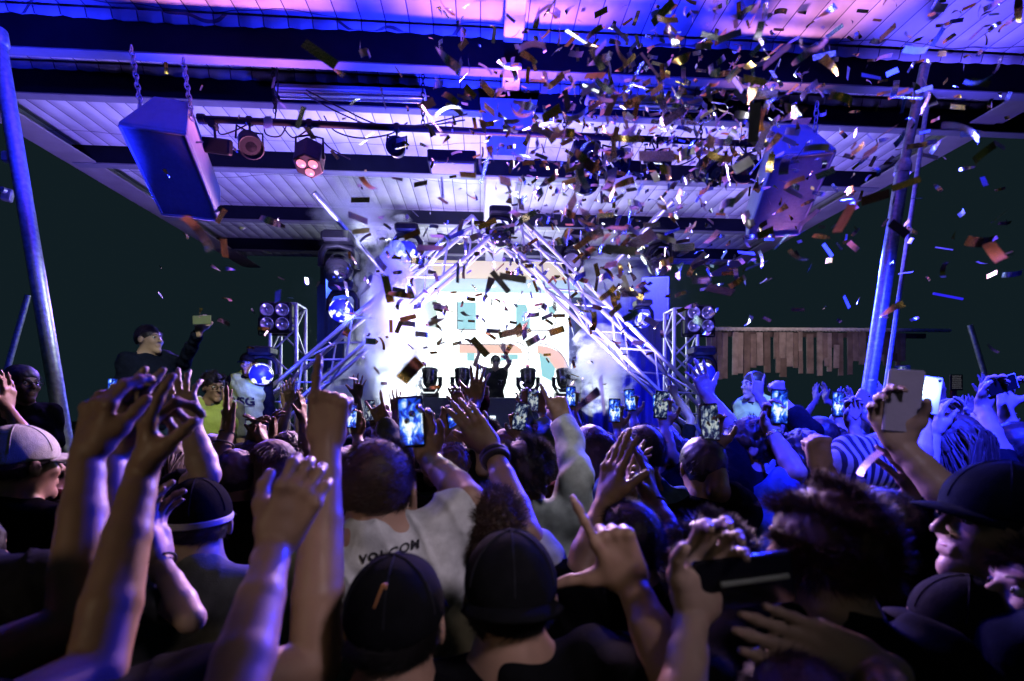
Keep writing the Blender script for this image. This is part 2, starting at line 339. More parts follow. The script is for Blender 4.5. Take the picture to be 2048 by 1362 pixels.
pane('screen_line', arc(1030,712,27,29,-40,90)+[], lin, .004)
pane('screen_line', arc(1076,748,61,63,5,88), lin, .004)
for pts in (((916,659),(1112,659),(1112,661),(916,661)), ((904,688),(1030,688),(1030,690),(904,690)), ((999,600),(1001,600),(1001,658),(999,658)), ((913,590),(915,590),(915,660),(913,660))): pane('screen_line', pts, lin, .004)
pane('screen_line', arc(1092,640,19,21,-88,60), lin, .004)
# its light on the people and smoke
light('AREA', 'screen_light', (.27, SY-.15, 3.1), 110, (.88,1,1), (.2, 5, 2.2), 2.8, sizey=1.7)

# booth -----------------------------------------------------------------
BY = 7.9
bz = onY(990, 795, BY).z; bx0, bx1 = onY(838, 800, BY).x, onY(1165, 800, BY).x
booth = empty('dj_booth', ((bx0+bx1)/2, BY, 1.0), 'long dark front panelled booth in front of the white screen', 'booth')
g = MB(tuple(booth.location)); g.box(((bx0+bx1)/2, BY+.03, (bz+.2)/2), (bx1-bx0, .06, bz-.2), bev=.01); g.build('front_panel', mat('booth_front', (.03,.05,.075), .5, bump=.05), booth)
g = MB(tuple(booth.location)); g.box(((bx0+bx1)/2, BY+.4, bz-.05), (bx1-bx0-.02, .72, .05), bev=.01); g.build('table_top', M['blackmetal'], booth)
for k, px in enumerate((1040, 1110)):       # white strips below
    g = MB(tuple(booth.location)); q = onY(px, 850, BY-.03); g.box((q.x, BY-.03, q.z-.1), (.16, .03, .75), bev=.008); g.build('light_strip', emat('strip_white%d' % k, (.8,.88,1), 1.6), booth)
g = MB(tuple(booth.location)); q = onY(985, 850, BY-.03); g.box((q.x, BY-.03, q.z-.15), (.10, .03, .6), bev=.008); g.build('light_strip', bpy.data.materials['strip_white0'], booth)

M['globe'] = emat('globe_lamp', (.03,.05,1), 3)
_m = M['globe']; _n = _m.node_tree.nodes; _l = _m.node_tree.links; _t = _n.new('ShaderNodeTexNoise'); _t.inputs['Scale'].default_value = 9; _t.inputs['Detail'].default_value = 2; _c = _n.new('ShaderNodeTexCoord'); _l.new(_c.outputs['Object'], _t.inputs['Vector'])
_r = _n.new('ShaderNodeValToRGB'); _r.color_ramp.elements[0].position = .50; _r.color_ramp.elements[0].color = (.004,.006,.55,1); _r.color_ramp.elements[1].position = .56; _r.color_ramp.elements[1].color = (.9,.95,1,1)
_l.new(_t.outputs['Fac'], _r.inputs['Fac']); _l.new(_r.outputs['Color'], _n['Principled BSDF'].inputs['Emission Color']); _n['Principled BSDF'].inputs['Emission Strength'].default_value = 1.6
# ------------------------------------------------------------------ moving head lamps
def aimR(d):    # rotation with local +Z along d
    return Vector(d).to_track_quat('Z', 'Y').to_matrix()
def moving_head(loc, aim, s, on, label, hang=1, group='moving head lamps', col_on=None):
    loc = Vector(loc); t = empty('moving_head_lamp', loc, label, 'stage lamp', group)
    o = tuple(loc); u = hang     # +1 hangs below its clamp, -1 stands on its base
    g = MB(o); g.box(loc+Vector((0,0,.0)), (.24*s,.22*s,.09*s), bev=.02*s); g.build('base', M['blackmetal'], t)
    cz = -u*.24*s; d = Vector(aim).normalized(); side = Vector((0,0,1)).cross(d)
    if side.length < .01: side = Vector((1,0,0))
    side.normalize(); c = loc+Vector((0,0,cz))
    g = MB(o)
    for q in (-1, 1):
        g.tube([loc+Vector((0,0,-u*.05*s)), loc+side*q*.10*s+Vector((0,0,-u*.07*s)), loc+side*q*.135*s+Vector((0,0,-u*.13*s)), c+side*q*.135*s], [.03*s,.03*s,.028*s,.03*s], 8)
    g.build('yoke', M['blackmetal'], t)
    g = MB(o); g.lathe(c, d, [(-.15*s,.0),(-.15*s,.05*s),(-.11*s,.085*s),(-.02*s,.105*s),(.06*s,.105*s),(.075*s,.115*s),(.10*s,.115*s),(.10*s,.09*s),(.09*s,.088*s)], 22); h = g.build('head', M['blackgloss'], t)
    g = MB(o); g.lathe(c, d, [(.088*s,.094*s),(.097*s,.06*s),(.1*s,.0)] if on == 'glass' else [(.06*s,.118*s),(.10*s,.112*s),(.14*s,.09*s),(.165*s,.05*s),(.172*s,0)], 22); g.build('lens', M[on], t)
    return t
def on_at(px, py, d): return W(px, py, d)

moves = [ # px py depth aim(right,up,away) size lit label
 ((815,505),6.1,(.1,-.25,-1),1.2,'globe','blazing blue-white round lamp high on the left truss leg beside the smoke'),
 ((686,622),6.0,(.1,-.15,-1),1.25,'globe','bright blue-white round lamp halfway down the left truss leg'),
 ((1150,520),6.1,(-.3,-.35,-.6),1.25,'glass','dark unlit round lamp high on the right truss leg'),
 ((1285,640),6.3,(-.1,-.2,-1),.9,'globe','small bright lamp halfway down the right truss leg before the blue drape'),
 ((1403,748),5.6,(-.1,0,-1),1.1,'globe','glowing round lamp low on the right tower above the raised arm'),
 ((525,748),5.6,(.3,-.1,-1),1.1,'globe','glowing striped blue-white lamp low beside the left tower and guard'),
]
for (p, d, aim, s, on, lab) in moves: 
    q = W(p[0], p[1], d); a = cdir(*aim); moving_head(q+Vector((0,0,.24*s)), a, s, on, lab)
for px, lab in ((860,'black moving head lamp on the booth at the far left end'), (925,'black moving head lamp on the booth left of the performer'), (1056,'black moving head lamp on the booth right of the performer'), (1127,'black moving head lamp on the booth at the right end')):
    q = onY(px, 795, BY+.25); t = moving_head((q.x, BY+.25, bz+.05), (0,.25,1), 1.25, 'glass', lab, hang=-1, group='moving head lamps on the booth')
    g = MB(tuple(t.location)); 
    for s_ in (-1,1): g.tube([t.location+Vector((s_*.13,-.14,.09)), t.location+Vector((s_*.09,-.15,.03)), t.location+Vector((0,-.15,.03))], .012, 6)
    g.build('white_trim', emat('trim', (.85,.95,1), 1.2) if 'trim' not in bpy.data.materials else bpy.data.materials['trim'], t)

# blue glow lamps' real throw on truss and smoke
for (p, d) in (((815,505),5.8), ((686,622),5.7), ((1285,640),6.0), ((1403,748),5.3), ((525,748),5.3)):
    light('POINT', 'lamp_throw', W(p[0], p[1], d), 38, (.03,.05,1), size=.06)

# ------------------------------------------------------------------ trusses
def truss(name, label, A, B, w=.33, step=.40, upv=(0,-1,0), group=None, skip=()):
    A, B = Vector(A), Vector(B); d = (B-A); Ln = d.length; d.normalize()
    n = Vector(upv); n = (n-d*n.dot(d)).normalized(); s = d.cross(n)
    t = empty(name, A, label, 'truss', group); o = tuple(A)
    cs = [(-1,-1),(1,-1),(1,1),(-1,1)]; off = [s*a*w/2+n*b*w/2 for a, b in cs]
    for q in off: g = MB(o); g.tube([A+q, B+q], .026, 10); g.build('chord', M['alu'], t)
    k = max(1, round(Ln/step))
    for f in range(4):
        a, b = off[f], off[(f+1)%4]
        for i in range(k):
            p0 = A+d*(Ln*i/k); p1 = A+d*(Ln*(i+1)/k)
            q0, q1 = (a, b) if (i+f) % 2 else (b, a)
            g = MB(o); g.tube([p0+q0, p1+q1], .013, 6); g.build('brace', M['alu'], t)
    for p in (A, B):
        g = MB(o)
        for f in range(4): g.tube([p+off[f], p+off[(f+1)%4]], .018, 6)
        g.build('end_frame', M['alu'], t)
    return t
TY = 6.15
ap = onY(990, 448, TY)
def line_at(px, py): return onY(px, py, TY)
la, lb = line_at(963, 462), line_at(472, 880); d = (lb-la).normalized(); lb = la+d*((la.z-.05)/-d.z)
truss('lattice_truss', 'shining lattice truss leg slanting down to the left from the triangle peak', la, lb)
ra, rb = line_at(1022, 465), line_at(1425, 862); d = (rb-ra).normalized(); rb = ra+d*((ra.z-.05)/-d.z)
truss('lattice_truss', 'shining lattice truss leg slanting down to the right from the triangle peak', ra, rb)
# corner block at the peak
g = MB(tuple(ap)); 
for q in (-.145,.145): g.tube([ap+Vector((-.22,q,-.17)), ap+Vector((0,q,.08)), ap+Vector((.22,q,-.17)), ap+Vector((0,q,-.34)), ap+Vector((-.22,q,-.17))], .022, 8)
for v in ((-.2,0,-.15),(0,0,.07),(.2,0,-.15),(0,0,-.32)): g.tube([ap+Vector((v[0],-.145,v[2])), ap+Vector((v[0],.145,v[2]))], .018, 8)
tag(g.build('truss_corner', M['alu']), 'pointed corner block joining the two truss legs at the peak', 'truss corner')
# black lamp head hanging right under the peak
moving_head(onY(1000, 425, TY-.25), cdir(.1,-.6,-.6), 1.1, 'blackgloss', 'black lamp hanging right under the peak of the truss triangle')

for (px, top, base_px, lab, Yt) in ((576, 612, 572, 'upright lattice tower at the left of the stage carrying four round lamps', 6.6), (1362, 622, 1366, 'upright lattice tower at the right of the stage carrying four round lamps', 6.6)):
    a = onY(px, top, Yt); truss('truss_tower', lab, (a.x, Yt, 0), (a.x, Yt, a.z), step=.33)
for (px, py, lab) in ((548, 633, 'black box of four round lamps on the left tower'), (1403, 638, 'black box of four round lamps on the right tower')):
    c = onY(px, py, 6.35); t = empty('four_lamp_blinder', c, lab, 'lamp box', 'four lamp boxes on the towers'); o = tuple(c)
    g = MB(o); g.box(c+Vector((0,.1,0)), (.40,.14,.40), bev=.02); g.build('housing', M['blackmetal'], t)
    g = MB(o); g.tube([c+Vector((-.23,.1,-.22)), c+Vector((-.23,.1,.0)), c+Vector((-.2,.1,0))], .012, 6); g.tube([c+Vector((.23,.1,-.22)), c+Vector((.23,.1,.0)), c+Vector((.2,.1,0))], .012, 6); g.tube([c+Vector((-.23,.1,-.22)), c+Vector((.23,.1,-.22))], .012, 6); g.build('bracket', M['blackmetal'], t)
    for a in (-1,1):
        for b in (-1,1):
            q = c+Vector((a*.095,.03,b*.09)); g = MB(o); g.lathe(q, (0,-1,0), [(0,.085),(.03,.085),(.03,.075),(.012,.06),(.004,.03),(.0,.0)], 20); l = g.build('lamp', M['glass'], t)
            g = MB(o); g.lathe(q+Vector((0,-.005,0)), (0,-1,0), [(0,.02),(.02,.018),(.03,0)], 12); g.build('bulb', M['silver'], l)
# speakers on poles beside the stage (small, far)
def speaker_box(name, label, c, size, rot, group, edge=.03):
    t = empty(name, c, label, 'speaker', group); R = rot; o = tuple(c); c = Vector(c)
    w_, d_, h_ = size
    # trapezoid cabinet: wide grille in front (-Y), narrow back
    P = lambda x, y, z: R @ Vector((x*w_/2*(1 if y < 0 else .55), y*d_/2, z*h_/2))
    vs = [P(x, y, z) for z in (-1,1) for x, y in ((-1,-1),(1,-1),(1,1),(-1,1))]
    g = MB(o); g.add([c+v for v in vs], [(3,2,1,0),(4,5,6,7),(0,1,5,4),(1,2,6,5),(2,3,7,6),(3,0,4,7)]); ob = g.build('cabinet', M['cab'], t)
    bv = ob.modifiers.new('bevel', 'BEVEL'); bv.width = .012; bv.segments = 2
    g = MB(o); vs = [P(x, -1, z)*1.0 for x, z in ((-.94,-.96),(.94,-.96),(.94,.96),(-.94,.96))]; nrm = R @ Vector((0,-1,0))
    g.prism([c+v+nrm*.002 for v in vs], nrm*.012); g.build('grille', M['grille'], t)
    g = MB(o); 
    for a, b in ((0,1),(1,2),(2,3),(3,0)): g.tube([c+vs[a]+nrm*.01, c+vs[b]+nrm*.01], .012, 6)
    g.build('rim', M['cab'], t)
    return t
M['cab'] = mat('cabinet_white', (.62,.62,.64), .5, var=.06, bump=.1)
M['grille'] = mat('grille_cloth', (.38,.40,.5), .7, var=.1, scale=40, bump=.5, bscale=500)
def Rxyz(x, y, z): return Matrix.Rotation(math.radians(z), 3, 'Z') @ Matrix.Rotation(math.radians(y), 3, 'Y') @ Matrix.Rotation(math.radians(x), 3, 'X')
# big hung speakers, leaning: bottom swings towards the middle
spL = speaker_box('hanging_speaker', 'large wedge speaker with blue lit face hung on two chains at the left', W(364,322,3.72), (.43,.40,.72), Rxyz(57,3,6), 'large speakers hung from the roof')
spR = speaker_box('hanging_speaker', 'large wedge speaker with blue lit face hung behind the confetti at the right', W(1560,366,3.95), (.44,.40,.74), Rxyz(57,-3,-10), 'large speakers hung from the roof')
speaker_box('wall_speaker', 'small pale speaker left of the stage behind the smoke', onY(680,580,8.2), (.42,.4,.72), Rxyz(6,0,14), 'small speakers beside the stage')
speaker_box('wall_speaker', 'small blue lit speaker right of the stage beside the truss', onY(1308,600,8.2), (.44,.4,.72), Rxyz(6,0,-14), 'small speakers beside the stage')

def chain(a, b, label, r=.017, mat_='steel'):
    a, b = Vector(a), Vector(b); Ln = (b-a).length; k = int(Ln/(.048)); x, y, d = frame(b-a); g = MB(tuple(b))
    for i in range(k+1):
        c = a+(b-a)*(i+.5)/(k+1); s1 = x if i % 2 else y; h = .024; pts = []
        for j in range(13): t = 2*PI*j/12; pts.append(c+d*math.cos(t)*(h+.008)+s1*math.sin(t)*r)
        g.tube(pts, .0048, 6, cap=False)
    tag(g.build('chain', M[mat_]), label, 'chain', 'chains holding the rig')
def top_at(px, py, d): return W(px, py, d)
chain(W(262,92,3.55), W(283,222,3.45), 'outer chain of the left hanging speaker')
chain(W(366,118,3.55), W(385,240,3.45), 'inner chain of the left hanging speaker')
chain(W(1634,205,3.6), W(1630,275,3.65), 'chain holding the right hanging speaker')
chain(W(545,120,4.3), W(550,225,4.2), 'chain holding the left end of the lighting pipe', .014, 'blackmetal')
chain(W(846,140,4.4), W(846,250,4.3), 'chain holding the lighting pipe left of the roof middle', .014, 'blackmetal')
chain(W(1130,185,4.4), W(1128,280,4.3), 'chain holding the lighting pipe right of the roof middle', .014, 'blackmetal')
chain(W(1402,200,4.4), W(1402,285,4.3), 'chain holding the right end of the lighting pipe', .014, 'blackmetal')

# lighting pipe with its lamps and cables ---------------------------------
PD = 4.15
pa, pb = W(405,238,PD-.35), W(1600,292,PD+.1)
g = MB(tuple(pa)); g.tube([pa, pb], .027, 10); g.lathe(pa, pa-pb, [(-.02,.038),(.03,.038)], 12)
pipe = g.build('lighting_pipe', M['blackmetal']); tag(pipe, 'long black pipe across the roof carrying lamps and cables', 'pipe')
def on_pipe(px): f = (px-405)/1195; q = pa+(pb-pa)*f; return q
cab_i = 0
def cable(pts, label, r=.006, n=26, grp='cables on the lighting pipe'):
    P = [Vector(p) for p in pts]; out = []
    m = len(P)-1
    for i in range(m):
        p0 = P[max(0,i-1)]; p1 = P[i]; p2 = P[i+1]; p3 = P[min(m,i+2)]
        for j in range(8):
            t = j/8; out.append(.5*((2*p1)+(p2-p0)*t+(2*p0-5*p1+4*p2-p3)*t*t+(3*p1-p0-3*p2+p3)*t**3))
    out.append(P[-1]); g = MB(tuple(P[0])); g.tube(out, r, 6); tag(g.build('cable', M['rubber']), label, 'cable', grp)
def cp(px, py, d=PD): return W(px, py, d)
cable([cp(612,180),cp(680,215),cp(760,250),cp(840,250),cp(935,228)], 'black cable drooping from the left tube light to the roof middle')
cable([cp(608,186),cp(675,224),cp(765,258),cp(850,252),cp(930,240)], 'second black cable drooping close under the first one')
cable([cp(648,232),cp(670,262),cp(720,276),cp(780,268),cp(815,245)], 'black cable looping under the pipe near the roof middle')
cable([cp(435,244,3.9),cp(440,268,3.9),cp(468,262,3.9),cp(500,246,3.95)], 'short black cable loop at the left end of the pipe')
cable([cp(528,240,3.95),cp(532,268,3.95),cp(560,272,3.95),cp(575,246,3.95)], 'round black cable loop under the left chain of the pipe')
cable([cp(560,244,4),cp(585,275,4),cp(612,262,4),cp(640,240,4)], 'black cable running to the three eyed lamp')
cable([cp(552,120,4.2),cp(556,170,4.2),cp(550,238,4.1)], 'black cable running down the left chain of the pipe')
cable([cp(1180,270),cp(1210,300),cp(1250,292),cp(1290,276)], 'black cable loop on the pipe just right of the roof middle')
cable([cp(1300,276),cp(1330,330),cp(1380,322),cp(1420,284)], 'long black cable loop hanging right of the big confetti')
cable([cp(1425,284),cp(1440,330),cp(1462,320),cp(1470,288)], 'narrow black cable loop near the right speaker')
cable([cp(1478,290),cp(1510,322),cp(1550,312),cp(1580,292)], 'black cable loop in front of the right speaker')
cable([cp(700,318,4.1),cp(660,296,4.1),cp(645,280,4.1)], 'thin black cable left of the double lamp')
def clamp_(g, q, px=None): g.box(q, (.05,.05,.07), bev=.01); g.tube([q+Vector((0,0,-.03)), q+Vector((0,0,-.09))], .01, 6)
def par_can(px, dz, aim, label, r=.062, L_=.16, on='blackgloss', lenses=1):
    q = on_pipe(px); c = q+Vector((0,0,-dz)); d = Vector(aim).normalized(); t = empty('par_lamp', q, label, 'stage lamp', 'lamps on the lighting pipe'); o = tuple(q)
    side = d.cross(Vector((0,0,1))); side = side.normalized() if side.length > .01 else Vector((1,0,0))
    g = MB(o); clamp_(g, q); g.tube([c+side*r*1.15, c+side*r*1.1+Vector((0,0,dz*.6)), q+Vector((0,0,-.09)), c-side*r*1.1+Vector((0,0,dz*.6)), c-side*r*1.15], .009, 6); g.build('yoke', M['blackmetal'], t)
    if lenses == 1:
        g = MB(o); g.lathe(c-d*L_*.5, d, [(-.02,.0),(0,r*.6),(.05,r*.95),(L_*.8,r),(L_,r*1.12),(L_,r*.98),(L_*.93,r*.95)], 20); g.build('can', M['blackmetal'], t)
        g = MB(o); g.lathe(c-d*L_*.5, d, [(L_*.9,r*.96),(L_*.96,0)], 20); g.build('lens', M[on], t)
    else:
        x, y, _ = frame(d, (0,0,1)); g = MB(o); hexa = [(math.cos(a)*r*1.25, math.sin(a)*r*1.25) for a in [PI/6+k*PI/3 for k in range(6)]]
        g.prism([c-d*L_*.6+x*a+y*b for a, b in hexa], d*L_*1.1); hb = g.build('can', M['blackmetal'], t); bv = hb.modifiers.new('bevel','BEVEL'); bv.width=.012; bv.segments=2
        for k in range(3):
            a = k*2*PI/3+PI/2; p = c+d*L_*.5+x*math.cos(a)*r*.55+y*math.sin(a)*r*.55
            g = MB(o); g.lathe(p, d, [(0,.036),(.008,.034),(.014,.0)], 16); g.build('lens', M[on], t)
    return t
par_can(490, .17, cdir(.3,-.5,-.35), 'black spotlight tilted down at the left end of the lighting pipe', .085, .18)
par_can(600, .28, cdir(.05,-1,-.45), 'dark six sided lamp with three glowing pink eyes on the pipe', .095, .18, 'pinkon', 3)
par_can(765, .17, cdir(.1,-.25,-1), 'black double barrel lamp hanging from the middle of the left pipe', .07, .16)
par_can(1290, .2, cdir(-.1,-.5,-1), 'black spotlight with dark lens right of the roof middle', .09, .2)
par_can(1400, .24, cdir(.3,-.6,-.6), 'black spotlight hanging right of the long cable loop', .1, .22)
par_can(1480, .2, cdir(-.3,-.6,-.6), 'black spotlight hanging just before the right speaker', .1, .2)
par_can(1200, .2, cdir(.2,-.6,-.7), 'black spotlight beside the ridge over the confetti', .1, .2)
# flat flood light aimed left
q = W(432,292,3.75); t = empty('flood_light', q, 'flat black oblong flood light at the left end of the lighting pipe', 'stage lamp'); R = Rxyz(10,14,-20)
g = MB(tuple(q)); g.box(q, (.30,.05,.11), R, .01); g.build('housing', M['blackmetal'], t)
g = MB(tuple(q)); g.tube([q, on_pipe(425)], .011, 6); g.lathe(on_pipe(425)+Vector((0,-.035,-.05)), (0,1,0), [(0,.03),(.06,.03)], 12); g.build('bracket', M['blackmetal'], t)
# flat dark panels under the middle of the roof
for (px, py, wd, lab) in ((905,325,.48,'wide black downlight tray with pale underside left of the ridge'), (1245,345,.3,'small pale downlight tray right of the ridge')):
    c = W(px, py, 4.9); t = empty('downlight_tray', c, lab, 'ceiling lamp')
    g = MB(tuple(c)); g.box(c, (wd,.28,.12), bev=.01); g.build('housing', M['blackmetal'], t)
    g = MB(tuple(c)); g.box(c+Vector((0,0,-.063)), (wd*.9,.22,.008), bev=.003); g.build('diffuser', M['case_lilac'], t)
# fluorescent battens on the second beam
for (x0, x1, yy, lab) in ((553,852,190,'twin tube light fitting on the second beam left of the ridge'), (1172,1400,208,'twin tube light fitting on the second beam right of the ridge')):
    a, b = W(x0, yy-3, 4.35), W(x1, yy+6, 4.42); t = empty('tube_light', (a+b)/2, lab, 'tube light', 'tube lights under the roof'); o = tuple((a+b)/2); d = (b-a).normalized()
    x = (b-a).length; R = Matrix.Rotation(math.atan2(d.y, d.x), 3, 'Z')
    g = MB(o); g.box((a+b)/2+Vector((0,0,.03)), (x,.13,.05), R, .01); g.build('housing', M['case_white'], t)
    for s_ in (-.035,.035): g = MB(o); n_ = R @ Vector((0,s_,0)); g.tube([a+n_+d*.02+Vector((0,0,-.015)), b+n_-d*.02+Vector((0,0,-.015))], .013, 8); g.build('tube', M['glass'], t)
# small lamps and hooks fixed under the roof farther back
for (px, py, d, aim, s, lab) in ((678,478,6.0,(.2,-.5,-.6),1.5,'large black lamp under the roof left of the smoke'), (765,468,7.6,(0,-1,-.2),.7,'small black lamp under the fourth beam left of the peak'), (1320,478,6.2,(-.3,-.7,-.4),1.2,'large blue rimmed lamp under the roof right of the peak'), (1170,300,4.7,(0,-.8,-.5),1.1,'black lamp behind the lighting pipe near the ridge')):
    moving_head(W(px, py, d), cdir(*aim), s, 'blackgloss', lab)
# long slanting tube from roof to the left truss (frosted light tube)
for (a, b, lab) in ((W(628,385,5.7), W(770,548,6.6), 'silver slanting pipe behind the smoke at the left'), (W(1345,400,5.7), W(1215,540,6.6), 'silver slanting pipe behind the confetti at the right')):
    g = MB(tuple(a)); g.tube([a, b], .035, 10); tag(g.build('slanting_pipe', M['alu']), lab, 'pipe')

# poles -------------------------------------------------------------------
def pole(a, b, r, label, m='steel', n=20):
    a, b = Vector(a), Vector(b); a = b+(a-b)*(b.z/(b.z-a.z)); t = empty('steel_pole', a, label, 'pole'); g = MB(tuple(a)); g.tube([a+(b-a)*k/6 for k in range(7)], r, n); g.build('shaft', M[m], t)
    return t, a, b
t, a, b = pole(W(160,1060,3.6), W(-8,62,3.6), .05, 'thick pale steel pole leaning at the left edge')
g = MB(tuple(a)); q = b+(a-b)*.02; g.lathe(q, a-b, [(-.1,.066),(.0,.066),(.02,.052)], 20); g.build('collar', M['steel'], t)
q = a+(b-a)*.8; g = MB(tuple(a)); g.box(q+Vector((-.07,0,0)), (.06,.05,.08), bev=.01); g.build('bracket', M['steel'], t)
t, a, b = pole(W(1706,980,3.9), W(1806,335,3.9), .050, 'thick glossy blue lit pole leaning at the right')
g = MB(tuple(a)); g.tube([b-(b-a)*.01, W(1850,130,3.9)], .035, 16); g.lathe(b, b-a, [(-.05,.058),(.02,.058),(.06,.04)], 20); g.build('upper_pipe', M['steel'], t)
pole(W(1750,920,4.3), W(1857,190,4.3), .018, 'thin pale green pole just behind the thick right pole', 'steel', 10)
pole(W(8,760,5.5), W(56,590,5.5), .03, 'thin blue lit pole leaning at the far left edge', 'steel', 10)
pole(W(1990,815,6), W(1940,650,6), .03, 'thin blue lit pole leaning in the dark at the far right', 'steel', 10)
q = W(15,390,4.6); g = MB(tuple(q)); g.box(q, (.08,.06,.12), Rxyz(0,10,20), .01); g.lathe(q+Vector((.0,-.03,.03)), (0,-1,.0), [(0,.03),(.03,.028)], 12); tag(g.build('wall_lamp', M['steel']), 'small pale fitting in the dark at the left edge', 'lamp')

# plank screen of the bar ---------------------------------------------------
PY = 7.6
pl = empty('plank_canopy', onY(1590, 745, PY), 'bar front made of uneven weathered planks hanging side by side', 'bar front')
o = tuple(pl.location); woods = [mat('plank_wood%d' % k, c, .8, var=.35, scale=7, bump=.5, bscale=50) for k, c in enumerate(((.15,.12,.11),(.22,.18,.17),(.32,.28,.27),(.09,.07,.065)))]
rr = random.Random(3); px = 1412
while px < 1800:
    wd = rr.uniform(9,15); top = rr.uniform(662,668); bot = rr.uniform(728,762)-(px-1412)*.02
    if rr.random() < .12: px += wd*.6; continue
    a, b = onY(px, top, PY), onY(px+wd, bot, PY); g = MB(o)
    if rr.random() < .4:
        mid = rr.uniform(695,722); c = onY(px, mid, PY)
        g.box(((a.x+b.x)/2, PY, (a.z+c.z)/2), (b.x-a.x-.008,.025,a.z-c.z), Rxyz(0,rr.uniform(-1,1),0), .003); g.build('plank', rr.choice(woods), pl); g = MB(o)
        g.box(((a.x+b.x)/2+rr.uniform(-.02,.02), PY-.03, (c.z+b.z)/2+.02), (b.x-a.x-.008,.025,c.z-b.z+.04), Rxyz(0,rr.uniform(-1.5,1.5),0), .003)
    else: g.box(((a.x+b.x)/2, PY+rr.uniform(-.012,.012), (a.z+b.z)/2), (b.x-a.x-.008,.025,a.z-b.z), Rxyz(0,rr.uniform(-1,1),0), .003)
    g.build('plank', rr.choice(woods[:3] if px < 1720 else woods), pl); px += wd
a, b = onY(1408, 668, PY+.06), onY(1850, 672, PY+.06); g = MB(o); g.box((a+b)/2, ((b-a).length,.05,.08), bev=.005); g.build('rail', woods[3], pl)
a, b = onY(1425, 658, PY-.04), onY(1900, 661, PY-.04); g = MB(tuple(a)); N_ = 400; x = (b-a)
for ph in (0, 2*PI/3, 4*PI/3): g.tube([a+x*(k/N_)+Vector((0, math.cos(k*.36+ph)*.017, math.sin(k*.36+ph)*.017+.02*math.sin(k*.05)*0)) for k in range(N_+1)], .017, 5)
tag(g.build('rope', mat('rope', (.7,.7,.72), .9, var=.2)), 'thick pale twisted rope stretched along the top of the planks', 'rope')
light('SPOT', 'bar_fill', (4.2, 5.2, 3.2), 110, (1,.72,.78), (5.0, 7.6, 2.7), .15, 70, .8)  # spot added to light the planks and the rope
# chalk board far right
q = W(1912,765,5.5); t = empty('chalk_board', q, 'small dark notice board with white writing on a dim red post at the right', 'sign')
R = Matrix.Rotation(YAW, 3, 'Z')
g = MB(tuple(q)); g.box(q, (.145,.02,.18), R, .004); g.build('board', M['blackmetal'], t)
g = MB(tuple(q)); rr = random.Random(5)
for k in range(7):
    z = .07-k*.0225; x = -.055
    while x < .05:
        wl = rr.uniform(.008,.022); a = q+R @ Vector((x,-.013,z+rr.uniform(-.002,.002))); b = q+R @ Vector((min(x+wl,.055),-.013,z+rr.uniform(-.002,.002))); g.tube([a, (a+b)/2+Vector((0,0,.003)), b], .0018, 5); x += wl+.006
g.build('writing', emat('chalk', (.5,.5,.6), .35), t)  # strokes carry an added faint glow of their own
g = MB(tuple(q)); g.box(q+Vector((0,.03,-1.0)), (.06,.04,1.9), R, .01); g.build('post', M['cloth_maroon'], t)
# blue strip of light at right
a, b = W(1867,587,5.5), W(1925,598,5.5); g = MB(tuple(a)); g.tube([a,b], .014, 8); tag(g.build('light_strip', emat('blue_strip', (.03,.02,1), .9)), 'short glowing blue strip high in the dark at the right', 'light strip')
# green foliage lit at far right
# stage edge barrier, hidden mostly by the crowd
g = MB((0,5.35,0)); 
br = empty('crowd_barrier', (0,5.35,0), 'steel crowd barrier along the front of the pit before the trusses', 'barrier'); g.box((0,5.35,1.12), (9,.06,.05), bev=.01)
for k in range(10): g.box((-4.5+k, 5.35, .56), (.05,.05,1.1))
g.build('rail', M['alu'], br)
for (a, b, h, lab) in ((W(425,900,4.1), W(425,900,4.1), .42, 'step behind the barrier under the left guard'), (W(1510,900,4.2), None, .42, 'step behind the barrier under the right guard'), (W(500,900,5.7), None, .62, 'black riser under the guard beside the left tower'), (W(285,900,4.0), None, .72, 'high black riser under the man with the lifted phone')):
    g = MB((a.x, a.y, 0)); g.box((a.x, a.y, h/2), (.8,.7,h), bev=.015); g.box((a.x, a.y-.345, h-.04), (.78,.02,.05), bev=.004); tag(g.build('riser', M['blackmetal']), lab, 'riser')
